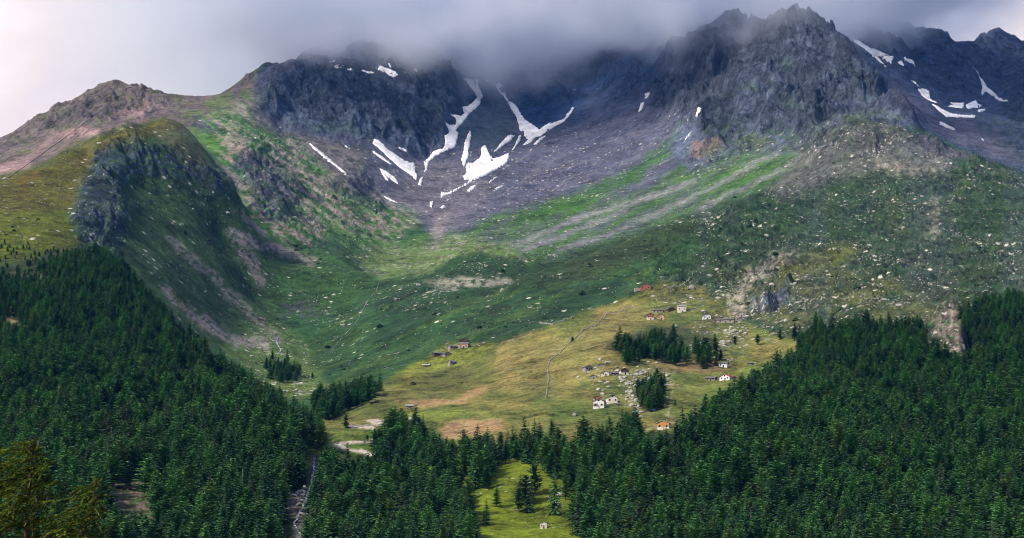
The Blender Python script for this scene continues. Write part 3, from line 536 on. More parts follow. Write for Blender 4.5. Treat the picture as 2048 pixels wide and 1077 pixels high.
# ------------------------------------------------------------------ conifers
def raw_mesh(name, verts, faces, mat, smooth=False):
    me = bpy.data.meshes.new(name); me.from_pydata([tuple(v) for v in verts], [], faces); me.materials.append(mat)
    if smooth: me.polygons.foreach_set('use_smooth', [True]*len(me.polygons))
    me.update(); return me
def obj(name, me, parent=None, loc=None):
    o = bpy.data.objects.new(name, me); COL.objects.link(o)
    if parent is not None: o.parent = parent
    if loc is not None: o.location = loc
    return o
def foliage(name, dark, lite, warm):
    t = NT(name); oi = t.add('ShaderNodeObjectInfo').outputs['Random']
    co = t.add('ShaderNodeTexCoord').outputs['Object']
    n = t.add('ShaderNodeTexNoise', Scale=1.1, Detail=3); t.link(co, n.inputs['Vector'])
    c = t.mix(t.ramp(oi, 0, 1), dark, lite)
    w_ = t.add('ShaderNodeMath', operation='FRACT'); t.link(t.math('MULTIPLY', oi, 7.31), w_.inputs[0])
    c = t.mix(t.ramp(w_.outputs[0], .70, 1, 0, .8), c, warm)
    v = t.mix(1, c, (1,1,1), 'MULTIPLY'); t.link(t.ramp(n.outputs['Fac'], .3, .7, .55, 1.5), v.node.inputs[7])
    t.link(v, t.b.inputs['Base Color']); t.b.inputs['Roughness'].default_value = .8
    return t.m
FOL = {'spruce': foliage('spruce_needles', (.018,.064,.028), (.048,.140,.042), (.060,.080,.036)),
       'larch': foliage('larch_needles', (.036,.120,.036), (.100,.250,.056), (.120,.190,.042)),
       'pine': foliage('pine_needles', (.018,.060,.030), (.042,.110,.044), (.060,.075,.040))}
def bark_mat(name, a, b):
    t = NT(name); co = t.add('ShaderNodeTexCoord').outputs['Object']
    n = t.add('ShaderNodeTexNoise', Scale=2.5, Detail=6, Roughness=.7); t.link(co, n.inputs['Vector'])
    t.link(t.mix(t.ramp(n.outputs['Fac'], .3, .7), a, b), t.b.inputs['Base Color']); return t.m
BARK = bark_mat('bark', (.055,.042,.035), (.16,.13,.11)); DEADW = bark_mat('dead_wood', (.14,.12,.12), (.30,.27,.26))
def trunk_geo(h, r, r0, n=7, seg=6, lean=0):
    vs, fs = [], []
    for i in range(seg+1):
        t = i/seg
        for k in range(n):
            a = 2*math.pi*k/n; rr = r*(1-t)**.8*(1.5 if i == 0 else 1)+.02
            vs.append((math.cos(a)*rr+lean*t*t*h, math.sin(a)*rr, t*h-(.6 if i == 0 else 0)))
    for i in range(seg):
        for k in range(n): fs.append((i*n+k, i*n+(k+1)%n, (i+1)*n+(k+1)%n, (i+1)*n+k))
    return vs, fs
def conifer_geo(kind, seed):                       # crown one metre tall times h: whorls of drooping, needled boughs
    r = random.Random(seed); vs, fs = [], []
    if kind == 'spruce': h, wid, base, dens, droop, pw = 21, 4.3, .05, 22, .42, .72
    elif kind == 'larch': h, wid, base, dens, droop, pw = 20, 4.7, .16, 19, .25, .55
    else: h, wid, base, dens, droop, pw = 17, 4.4, .12, 17, .14, .46
    def bough(p, a, L, dr, up):
        ca, sa = math.cos(a), math.sin(a); side = Vector((-sa, ca, 0))
        n = 4; w0 = L*.25+.26; prev = None; pts = []
        for i in range(n+1):
            t = i/n; q = p+Vector((ca*L*t, sa*L*t, L*(up*t-dr*t*t)+r.uniform(-.08, .08))); pts.append(q)
        for i in range(n):                         # flat sprays left and right of the bough, each its own tuft
            t = (i+.5)/n; wl = w0*(1.0-.62*t)*r.uniform(.7, 1.25)
            for s in (-1, 1):
                q0 = pts[i]; q1 = pts[i+1]; dirv = (q1-q0)
                tip = q0+dirv*r.uniform(.9, 1.6)+side*(s*wl)+Vector((0, 0, r.uniform(-.45, .02)*wl-.08))
                tip2 = q0+dirv*r.uniform(.1, .5)+side*(s*wl*r.uniform(.75, 1.0))+Vector((0, 0, r.uniform(-.5, -.05)*wl))
                k = len(vs); vs.extend((q0, q1, tip, tip2)); fs.append((k, k+1, k+2)); fs.append((k, k+2, k+3))
        k = len(vs); q = pts[-1]; d = (pts[-1]-pts[-2]).normalized()*L*.16
        vs.extend((pts[-1]+side*.16, pts[-1]-side*.16, q+d)); fs.append((k, k+1, k+2))
        if L > 1.2:                                # hanging curtain under the bough
            for i in (1, 2):
                q0, q1 = pts[i], pts[i+1]; k = len(vs); dz_ = Vector((0, 0, -L*r.uniform(.16, .32)))
                vs.extend((q0, q1, (q0+q1)/2+dz_)); fs.append((k, k+1, k+2))
    for j in range(dens):
        t = (j+r.uniform(-.25, .25))/dens; t = min(max(t, 0), .985)
        z = h*(base+(1-base)*t); prof = (1-t)**pw*(.72+.28*min(1, t*5+.2))
        if kind == 'pine': prof *= 1-.45*max(0, .25-t)/.25
        nb = 5+int(3*(1-t)); a0 = r.uniform(0, 6.28)
        for b in range(nb):
            if r.random() < (.10 if kind == 'spruce' else .2): continue
            L = wid*prof*r.uniform(.62, 1.18)+.25
            bough(Vector((0, 0, z+r.uniform(-.3, .3))), a0+6.283*b/nb+r.uniform(-.35, .35), L, droop*r.uniform(.7, 1.4), (.12 if kind == 'spruce' else .30)+.45*t)
    k = len(vs); vs.extend((Vector((.12, 0, h*.965)), Vector((-.08, .1, h*.965)), Vector((-.05, -.1, h*.965)), Vector((0, 0, h*1.03)))); fs += [(k, k+1, k+3), (k+1, k+2, k+3), (k+2, k, k+3)]
    return vs, fs, h
KINDS = []                                         # (kind, crown mesh, trunk mesh, height)
for kind, cnt in (('spruce', 4), ('larch', 4), ('pine', 3)):
    for s in range(cnt):
        v, f, h = conifer_geo(kind, 100+s*7+len(kind)); cm = raw_mesh('crown', v, f, FOL[kind])
        v, f = trunk_geo(h*.97, .30, 0); KINDS.append((kind, cm, raw_mesh('trunk', v, f, BARK, True), h))
def dead_geo(seed, h=19):
    r = random.Random(seed); vs, fs = trunk_geo(h, .22, 0)
    for j in range(46):
        t = r.uniform(.3, .97); a = r.uniform(0, 6.28); L = 2.3*(1-t)**.6*r.uniform(.5, 1.1)+.2; p = Vector((0, 0, h*t)); e = p+Vector((math.cos(a)*L, math.sin(a)*L, -.25*L)); s = Vector((0, 0, .05))
        k = len(vs); sd = Vector((-math.sin(a), math.cos(a), 0))*.05; vs += [p+sd, p-sd, p+s*2, e]; fs += [(k, k+1, k+3), (k+1, k+2, k+3), (k+2, k, k+3)]
    return vs, fs
DEAD = raw_mesh('dead_trunk', *dead_geo(5), DEADW)
# --- where trees stand (outlines follow the feet of the trees)
TW = np.maximum.reduce([
    poly("-120 575, 30 560, 110 530, 165 508, 225 520, 275 580, 305 615, 350 668, 415 722, 470 762, 512 795, 570 838, 628 876, 658 905, 640 930, 615 960, 590 1000, 560 1030, 575 1077, 560 1180, -120 1180", 7, 10, 2),
    poly("650 950, 690 975, 735 955, 748 930, 760 880, 800 862, 830 872, 850 900, 900 930, 935 935, 960 915, 1040 905, 1110 905, 1140 930, 1190 905, 1260 885, 1330 880, 1400 862, 1440 820, 1500 790, 1560 745, 1600 715, 1600 700, 1660 680, 1740 672, 1830 672, 1880 705, 1940 745, 1990 770, 2140 760, 2140 1180, 1180 1180, 1160 1060, 1150 1000, 1128 975, 1080 930, 1000 930, 960 985, 905 950, 868 990, 890 1050, 950 1085, 960 1180, 590 1180, 605 1060, 625 1000, 640 950", 10, 11, 3),
    poly("1915 640, 1960 612, 2040 606, 2140 606, 2140 760, 2010 760, 1950 735, 1935 690", 3, 5),
    poly("1590 690, 1640 672, 1740 660, 1850 668, 1880 700, 1860 720, 1600 720", 9, 9),
    poly("1240 705, 1290 690, 1350 690, 1365 720, 1330 728, 1250 722", 12, 9), poly("1382 715, 1440 710, 1452 730, 1400 735", 12, 9)*.5,
    poly("1272 790, 1300 780, 1330 800, 1315 822, 1280 818", 8, 7)*.8, poly("1238 868, 1262 858, 1275 872, 1250 885", 3, 3),
    poly("625 812, 680 800, 720 795, 760 790, 740 805, 700 822, 660 845, 630 835", 3, 4), poly("530 735, 560 730, 600 745, 610 760, 570 765, 535 755", 3, 4)*.7,
    poly("880 1000, 930 985, 945 1030, 940 1085, 890 1050", 3, 3)*.55, poly("1150 1000, 1200 1010, 1185 1085, 1140 1060", 3, 3)*.9,
    poly('928 915, 975 905, 985 972, 945 985', 6, 4)*.8, poly('1128 965, 1160 950, 1175 1010, 1140 1015', 6, 4)*.8, poly('1036 990, 1068 985, 1070 1022, 1040 1024', 5, 3)*.6, poly("660 880, 640 870, 655 840, 640 850", 3, 3)*.2])
EX = np.maximum.reduce([poly("345 742, 372 740, 412 768, 385 776, 350 764", 3, 2), poly("20 548, 60 546, 115 556, 105 568, 40 566", 3, 3), poly("-10 632, 30 636, 58 658, 35 668, -10 648", 3, 3),
    poly("212 972, 255 955, 298 962, 308 1085, 225 1085", 5, 7)*.72, poly("566 990, 596 980, 612 935, 618 905, 650 905, 646 955, 632 1000, 624 1040, 622 1110, 566 1110", 4, 3), poly("1865 660, 1905 620, 1930 650, 1925 745, 1885 730, 1850 700", 8, 9)*.8,
    poly("1288 850, 1352 850, 1364 880, 1352 910, 1292 910", 3, 2), poly("480 870, 500 880, 520 900, 490 890", 3, 3)*.4])
SHR = poly("-40 500, 60 490, 130 505, 120 545, 40 560, -40 545", 8, 8)*.5      # scattered dwarf trees above the wood
def scatter(step, d0, d1):
    out = []
    for yy in np.arange(d0, d1, step):
        hw = 2048/2/F*yy+70
        xs = np.arange(-hw-30, hw+30, step); xs = xs+rng.uniform(-.48, .48, xs.size)*step; ys = yy+rng.uniform(-.48, .48, xs.size)*step
        out.append(np.stack([xs, ys], 1))
    return np.concatenate(out)
pt = scatter(7.3, 965, 2330)
pxs = HX+pt[:,0]/pt[:,1]*F; gz = ground_z(pxs, pt[:,1]); pys = HY-gz/pt[:,1]*F
den = look(TW, pxs, pys)*(1-np.clip(look(EX, pxs, pys)*1.2, 0, 1)); den = np.maximum(den, look(SHR, pxs, pys)*.5)
gapn = fbm(pt[:,0]/45, pt[:,1]/45, 3, 501)
keep = (rng.uniform(0, 1, len(pt)) < den*(1.02-.28*sm(.1, .5, gapn))) & (pys < 1230)
pt, pxs, gz, pys = pt[keep], pxs[keep], gz[keep], pys[keep]; shr = look(SHR, pxs, pys) > look(TW, pxs, pys)
zn = fbm(pt[:,0]/120, pt[:,1]/120, 3, 511); rr_ = rng.uniform(0, 1, len(pt))
kind_i = np.where(rr_+zn*.9 < .30, rng.integers(0, 4, len(pt)), np.where(rr_+zn*.9 < .86, rng.integers(4, 8, len(pt)), rng.integers(8, 11, len(pt))))
hgt = (.88-.25*sm(1250, 2250, pt[:,1]))*rng.normal(.98, .20, len(pt)).clip(.5, 1.45)
hgt = np.where(shr, hgt*.45, hgt)
TREES = []                                         # every tree: x, y, z, kind, scale, turn
for i in range(len(pt)): TREES.append([pt[i,0], pt[i,1], gz[i]-.3, int(kind_i[i]), float(hgt[i]), float(rng.uniform(0, 6.28)), float(pys[i]), float(pxs[i])])
print('trees', len(TREES))
# ------------------------------------------------------------------ trees as things
NAME = {'spruce': 'spruce_tree', 'larch': 'larch_tree', 'pine': 'pine_tree'}
def tree(x, y, z, ki, sc, turn, label, group=None, thin=1.0):
    kind, cm, tm, h = KINDS[ki]
    e = bpy.data.objects.new(NAME[kind], None); COL.objects.link(e); e.location = (x, y, z); e.rotation_euler = (0, 0, turn); e.scale = (sc*thin, sc*thin, sc)
    put(e, label, 'tree', group)
    t_ = obj('trunk', tm, e); c_ = obj('crown', cm, e); return e, c_, t_
first = {}
def keep_first(ki, c, t):
    if ki not in first: first[ki] = (c, t)
# trees that stand apart, at (bearing, foot height) with their height in photo pixels
LONE = [
 (846, 857, 32, 0, .62, 'slim dark spruce standing alone on the bright turf above the hairpin track'),
 (692, 857, 30, 4, 1.0, 'round larch standing alone at the left end of the upper hairpin'),
 (852, 908, 46, 1, .7, 'narrow dark spruce just right of the clump beside the hairpin track'),
 (1104, 875, 36, 5, 1.0, 'broad larch alone on the meadow edge below the long stone wall'),
 (1051, 893, 22, 0, .8, 'small spruce at the foot of the meadow, left of a taller pair'),
 (1076, 903, 40, 2, .8, 'pointed spruce at the foot of the meadow, next to a broad larch'),
 (1174, 888, 50, 6, .8, 'twin-looking slim larch rising from the wood edge below the blue-grey chalet'),
 (1219, 868, 36, 4, 1.05, 'bushy larch on the grass below the pale stone barn'),
 (1254, 870, 48, 7, .9, 'tall larch left of the white and orange chalet'),
 (1268, 862, 58, 1, .75, 'tallest dark spruce at the lower end of the boulder field'),
 (1329, 765, 22, 0, .9, 'small spruce standing in the boulders right of the grey huts'),
 (1297, 757, 15, 1, .7, 'tiny spruce tip behind the white-fronted hut in the boulders'),
 (1145, 684, 11, 8, 1.2, 'small round bush-like pine beside the long stone wall'),
 (1041, 998, 54, 2, .85, 'dark spruce on the left of the pair in the bottom glade'),
 (1058, 1026, 66, 1, .7, 'slender dark spruce on the right of the pair in the bottom glade'),
 (1109, 1030, 92, 3, .75, 'tall dark spruce at the right side of the bottom glade'),
 (1131, 1002, 60, 6, .7, 'thin pale larch behind the tall spruce at the glade edge'),
 (925, 964, 34, 0, .8, 'small dark spruce on the upper left lip of the bottom glade'),
 (973, 1050, 54, 3, .75, 'dark pointed spruce alone in the middle of the bottom glade'),
 (993, 1014, 40, 5, .95, 'broad larch on the upper left of the bottom glade'),
 (946, 1048, 52, 1, .7, 'ragged spruce leaning over the left border of the bottom glade'),
 (951, 978, 78, 2, .85, 'big dark spruce clump-mate towering over the head of the glade'),
 (910, 1060, 96, 0, .8, 'very tall spruce on the left edge of the bottom glade'),
 (1157, 1070, 84, 0, .9, 'wide dark spruce at the lower right corner of the glade'),
 (1205, 890, 30, 8, 1.1, 'low round pine at the wood edge under the blue-grey chalet'),
 (735, 883, 14, 8, 1.0, 'small bushy pine between the two lower hairpins'),
 (768, 868, 26, 2, .8, 'first spruce of the clump beside the hairpin track'),
 (1470, 690, 20, 9, 1.0, 'dwarf pine on the bouldery rise above the twin barns'),
 (1515, 690, 22, 8, 1.1, 'dwarf pine between the boulders and the upper wood edge'),
 (1560, 680, 24, 4, .9, 'lone larch just outside the top left corner of the right wood'),
 (1350, 812, 12, 9, 1.2, 'little pine beside the path above the white and orange chalet'),
 (824, 823, 6, 8, 1.3, 'single low bush on the brown slope above the hairpins'),
 (600, 745, 18, 4, .9, 'larch by the stream in the hidden valley, right of a loose group'),
 (545, 722, 22, 5, .9, 'larch above the loose group by the upper stream'),
 (575, 722, 26, 0, .8, 'dark spruce below the small waterfall of the upper stream'),
 (625, 757, 12, 8, 1, 'little pine on the flat valley floor'),
 (160, 558, 22, 1, .8, 'dark spruce tip beside the grey clearing high in the left wood'),
 (78, 566, 24, 2, .8, 'dark spruce in front of the pale clearing high in the left wood'),
]
for px, py, hp, ki, thin, lab in LONE:
    p, d = gpoint(px, min(py, 1100)); h = KINDS[ki][3]; sc = hp/F*d/h
    e, c_, t_ = tree(p.x, p.y, p.z-.2, ki, sc, rng.uniform(0, 6.28), lab, None, thin*1.4 if sc > .3 else 1.2); keep_first(ki, c_, t_)
    TREES[:] = [t for t in TREES if (t[0]-p.x)**2+((t[1]-p.y)*.6)**2 > (3.5+2*sc)**2]
# dead grey trees
for px, py, hp, lab in ((1790, 1060, 68, 'bare grey dead tree, the thickest one low in the right wood'), (1545, 1090, 44, 'bare grey dead snag at the lower left of the right wood'), (1775, 815, 40, 'thin bare dead tree halfway up the right wood'),
                        (298, 1085, 60, 'bare grey dead spruce beside the pale scar in the left wood'), (1655, 620, 16, 'dead snag on the wood edge at the right'), (2002, 640, 30, 'pale leafless tree among the upper right wood'), (1500, 1075, 60, 'slim dead tree with bare branches above the bottom edge'), (1345, 890, 26, 'dead brown-grey tree right of the white and orange chalet'), (715, 1075, 30, 'bare pole of a dead tree in the wood right of the gorge')):
    d = float(hit(px, py)[0]); z = float(ground_z(px, d)[0]); h = hp/F*d
    x = (px-HX)/F*d
    e = obj('dead_tree', DEAD, None, (x, d-4, gz_xy(x, d-4)-.3)); e.scale = (h/19,)*3; put(e, lab, 'dead tree')
    TREES[:] = [t for t in TREES if (t[0]-x)**2+((t[1]-d+6)*.5)**2 > 14]
for i in range(34):                                # more snags through the lower woods
    q = TREES[int(rng.integers(0, len(TREES)))]
    if not (q[1] < 1420 and 60 < q[7] < 2030): continue
    e = obj('dead_tree', DEAD, None, (q[0], q[1], q[2])); e.scale = (rng.uniform(.75, 1.1),)*2+(rng.uniform(.8, 1.15),); e.rotation_euler = (0, 0, rng.uniform(0, 6))
    put(e, 'bare grey dead trunk standing among green conifers of the %s wood' % ('left' if q[7] < 610 else 'right'), 'dead tree', 'dead trees inside the woods'); TREES.remove(q)
# the nearest rows: one object each
TREES.sort(key=lambda t: t[1])
near = [t for t in TREES if -30 < t[7] < 2078 and t[6]-KINDS[t[3]][3]*t[4]/t[1]*F < 1062][:262]
ids = {id(t) for t in near}
KW = {'spruce': 'dark pointed spruce', 'larch': 'light green round-topped larch', 'pine': 'dull blue-green stone pine'}
for t in near:
    kd = KINDS[t[3]][0]
    zone, g = (('in the lowest rows of the wood left of the stream gorge', 'left') if t[7] < 600 else ('in the lowest rows of the wood between gorge and glade', 'middle') if t[7] < 1000 else ('in the lowest rows of the big wood right of the glade', 'right'))
    e, c_, t_ = tree(t[0], t[1], t[2], t[3], t[4], t[5], f'{KW[kd]} {zone}', f'{kd} trees of the {g} wood', float(rng.uniform(1.1, 1.55))); keep_first(t[3], c_, t_)
rest = [t for t in TREES if id(t) not in ids]
print('individual', len(near)+len(LONE), 'rest', len(rest))
# everything further up the slopes reads as one mass: one object
def mass(name, pts, protos, kind_col, label_kind):
    me = bpy.data.meshes.new(name); a = np.array([p[:3] for p in pts], np.float32)
    me.vertices.add(len(a)); me.vertices.foreach_set('co', a.ravel())
    for nm, ty, col in (('pick', 'INT', np.array([p[3] for p in pts], np.int32)), ('size', 'FLOAT', np.array([p[4] for p in pts], np.float32)), ('turn', 'FLOAT', np.array([p[5] for p in pts], np.float32)), ('wide', 'FLOAT', np.array([p[4]*(p[6] if len(p) > 6 else 1) for p in pts], np.float32))):
        at = me.attributes.new(nm, ty, 'POINT'); at.data.foreach_set('value', col)
    ob = bpy.data.objects.new(name, me); COL.objects.link(ob); ob['kind'] = 'stuff'
    g = bpy.data.node_groups.new(name+'_scatter', 'GeometryNodeTree')
    g.interface.new_socket('Geometry', in_out='INPUT', socket_type='NodeSocketGeometry'); g.interface.new_socket('Geometry', in_out='OUTPUT', socket_type='NodeSocketGeometry')
    N = g.nodes; L = g.links; gi = N.new('NodeGroupInput'); go = N.new('NodeGroupOutput'); iop = N.new('GeometryNodeInstanceOnPoints')
    jn = N.new('GeometryNodeJoinGeometry')
    for grp in reversed(protos):
        inner = N.new('GeometryNodeJoinGeometry')
        for o in grp:
            oi = N.new('GeometryNodeObjectInfo'); oi.inputs['Object'].default_value = o; oi.transform_space = 'ORIGINAL'; L.new(oi.outputs['Geometry'], inner.inputs[0])
        gt = N.new('GeometryNodeGeometryToInstance'); L.new(inner.outputs[0], gt.inputs[0]); L.new(gt.outputs[0], jn.inputs[0])
    def attr(nm, ty):
        n = N.new('GeometryNodeInputNamedAttribute'); n.data_type = ty; n.inputs['Name'].default_value = nm; return n.outputs['Attribute']
    L.new(gi.outputs[0], iop.inputs['Points']); L.new(jn.outputs[0], iop.inputs['Instance']); iop.inputs['Pick Instance'].default_value = True
    L.new(attr('pick', 'INT'), iop.inputs['Instance Index'])
    cx = N.new('ShaderNodeCombineXYZ'); L.new(attr('turn', 'FLOAT'), cx.inputs[2]); er = N.new('FunctionNodeEulerToRotation'); L.new(cx.outputs[0], er.inputs[0]); L.new(er.outputs[0], iop.inputs['Rotation'])
    sc_v = N.new('ShaderNodeCombineXYZ'); L.new(attr('wide', 'FLOAT'), sc_v.inputs[0]); L.new(attr('wide', 'FLOAT'), sc_v.inputs[1]); L.new(attr('size', 'FLOAT'), sc_v.inputs[2]); L.new(sc_v.outputs[0], iop.inputs['Scale']); L.new(iop.outputs[0], go.inputs[0])
    md_ = ob.modifiers.new('scatter', 'NODES'); md_.node_group = g; return ob
order = sorted(first); remap = {k: i for i, k in enumerate(order)}; 
mass('forest', [(t[0], t[1], t[2], remap.get(t[3], 0), t[4], t[5], float(rng.uniform(1.1, 1.65))) for t in rest], [first[k] for k in order], None, None)
# ------------------------------------------------------------------ snow left in the gullies: each patch its own drift
def simple_mat(name, col, var=.2, scale=1.0, rough=.9, col2=None):
    t = NT(name); co = t.add('ShaderNodeTexCoord').outputs['Object']; n = t.add('ShaderNodeTexNoise', Scale=scale, Detail=5, Roughness=.65); t.link(co, n.inputs['Vector'])
    c2 = col2 if col2 is not None else tuple(min(1, v*(1+var)) for v in col); c1 = col if col2 is not None else tuple(v*(1-var) for v in col)
    t.link(t.mix(t.ramp(n.outputs['Fac'], .32, .68), c1, c2), t.b.inputs['Base Color']); t.b.inputs['Roughness'].default_value = rough
    b = t.add('ShaderNodeBump', Strength=.4, Distance=.3); t.link(n.outputs['Fac'], b.inputs['Height']); t.link(b.outputs[0], t.b.inputs['Normal']); return t.m
SNOWM = simple_mat('snow', (.58,.57,.58), scale=.028, col2=(.92,.91,.92))
def snow(s, label, lift=1.6):
    p = P2(s); st = 1.25
    x0, y0 = p.min(0)-3; x1, y1 = p.max(0)+3
    gx_, gy_ = np.meshgrid(np.arange(x0, x1, st), np.arange(y0, y1, st)); qx = gx_+fbm(gx_/3.4, gy_/3.4, 3, 601)*3.0; qy = gy_+fbm(gx_/3.4, gy_/3.4, 3, 602)*3.0
    hole = fbm(gx_/7, gy_/5, 3, 604)
    dist = np.full(qx.shape, 1e9); ins = np.zeros(qx.shape, bool)
    for a, b in zip(p, np.roll(p, -1, 0)):
        dist = np.minimum(dist, _segd(qx, qy, a, b)); c = (a[1] > qy) != (b[1] > qy)
        ins ^= c & (qx < (b[0]-a[0])*(qy-a[1])/(b[1]-a[1]+1e-12)+a[0])
    sd = np.where(ins, dist, -dist)+(fbm(gx_/2.6, gy_/2.6, 2, 605))*1.1-.35; sd = np.where(hole > .34, np.minimum(sd, (.42-hole)*12), sd)
    need = sd > -1.9; d = np.full(qx.shape, np.nan); d[need] = hit(gx_[need], gy_[need])
    for _ in range(6):                             # snow lies smoother than the rock beneath
        ok = np.isfinite(d); dz_ = np.where(ok, d, 0); acc = np.zeros(d.shape); cnt = np.zeros(d.shape)
        for oy in (-1, 0, 1):
            for ox in (-1, 0, 1):
                sh = np.roll(np.roll(dz_, oy, 0), ox, 1); so = np.roll(np.roll(ok, oy, 0), ox, 1) & (np.abs(sh-dz_) < 40); acc += sh*so; cnt += so
        d = np.where(ok, acc/np.maximum(cnt, 1), np.nan)
    idx = -np.ones(qx.shape, int); vs, fs = [], []
    for j, i in zip(*np.where(need & np.isfinite(d))):
        idx[j,i] = len(vs); up = max(-2.2, min(lift, (sd[j,i]+.15)*1.5))*1.6; v = W(gx_[j,i], gy_[j,i], d[j,i]); vs.append((v.x, v.y-.5*up, v.z+up))
    for j in range(qx.shape[0]-1):
        for i in range(qx.shape[1]-1):
            q = (idx[j,i], idx[j+1,i], idx[j+1,i+1], idx[j,i+1])
            if min(q) < 0 or max(sd[j,i], sd[j+1,i], sd[j,i+1], sd[j+1,i+1]) < -.3: continue
            ds = (d[j,i], d[j+1,i], d[j+1,i+1], d[j,i+1])
            if max(ds)-min(ds) > 90: continue
            fs.append(q)
    if fs: put(obj('snow_patch', raw_mesh('snow_patch', vs, fs, SNOWM, True)), label, 'snow patch', 'old snow in the gullies')
for s_, l_ in SNOW: snow(s_, l_)

# ------------------------------------------------------------------ stone huts and chalets
M = {'stone': simple_mat('dry_stone', (.16,.145,.14), scale=1.6, col2=(.36,.33,.31)), 'pale': simple_mat('pale_plaster', (.50,.46,.40), scale=.9, col2=(.68,.64,.56)), 'white': simple_mat('white_plaster', (.50,.53,.58), scale=.9, col2=(.68,.69,.70)),
     'cream': simple_mat('cream_render', (.58,.52,.42), scale=.8, col2=(.72,.67,.56)), 'peach': simple_mat('peach_render', (.46,.28,.18), scale=.8, col2=(.62,.42,.28)), 'wood': simple_mat('dark_timber', (.05,.034,.03), scale=1.2, col2=(.13,.085,.06)),
     'redwood': simple_mat('red_brown_timber', (.20,.075,.05), scale=1.4, col2=(.34,.15,.10)), 'orange': simple_mat('orange_larch_boards', (.40,.18,.06), scale=1.4, col2=(.60,.30,.10)), 'slate': simple_mat('stone_slab_roof', (.08,.078,.09), scale=1.3, col2=(.20,.19,.20)),
     'slatel': simple_mat('weathered_pale_roof', (.28,.30,.32), scale=1.0, col2=(.46,.48,.48)), 'redroof': simple_mat('rust_red_roof', (.28,.06,.07), scale=1.0, col2=(.38,.12,.12)), 'dark': simple_mat('dark_opening', (.012,.012,.016), scale=1), 'shed': simple_mat('grey_boards', (.10,.09,.09), scale=1.5, col2=(.22,.20,.19)), 'blue': simple_mat('blue_sheet', (.10,.32,.52), scale=.6, col2=(.25,.5,.66))}
def boxes(parts):                                  # (x0,x1,y0,y1,z0,z1) blocks as one mesh
    vs, fs = [], []
    for x0, x1, y0, y1, z0, z1 in parts:
        k = len(vs); vs += [(x, y, z) for z in (z0, z1) for x, y in ((x0, y0), (x1, y0), (x1, y1), (x0, y1))]
        fs += [(k, k+3, k+2, k+1), (k+4, k+5, k+6, k+7)]+[(k+a, k+(a+1) % 4, k+4+(a+1) % 4, k+4+a) for a in range(4)]
    return vs, fs
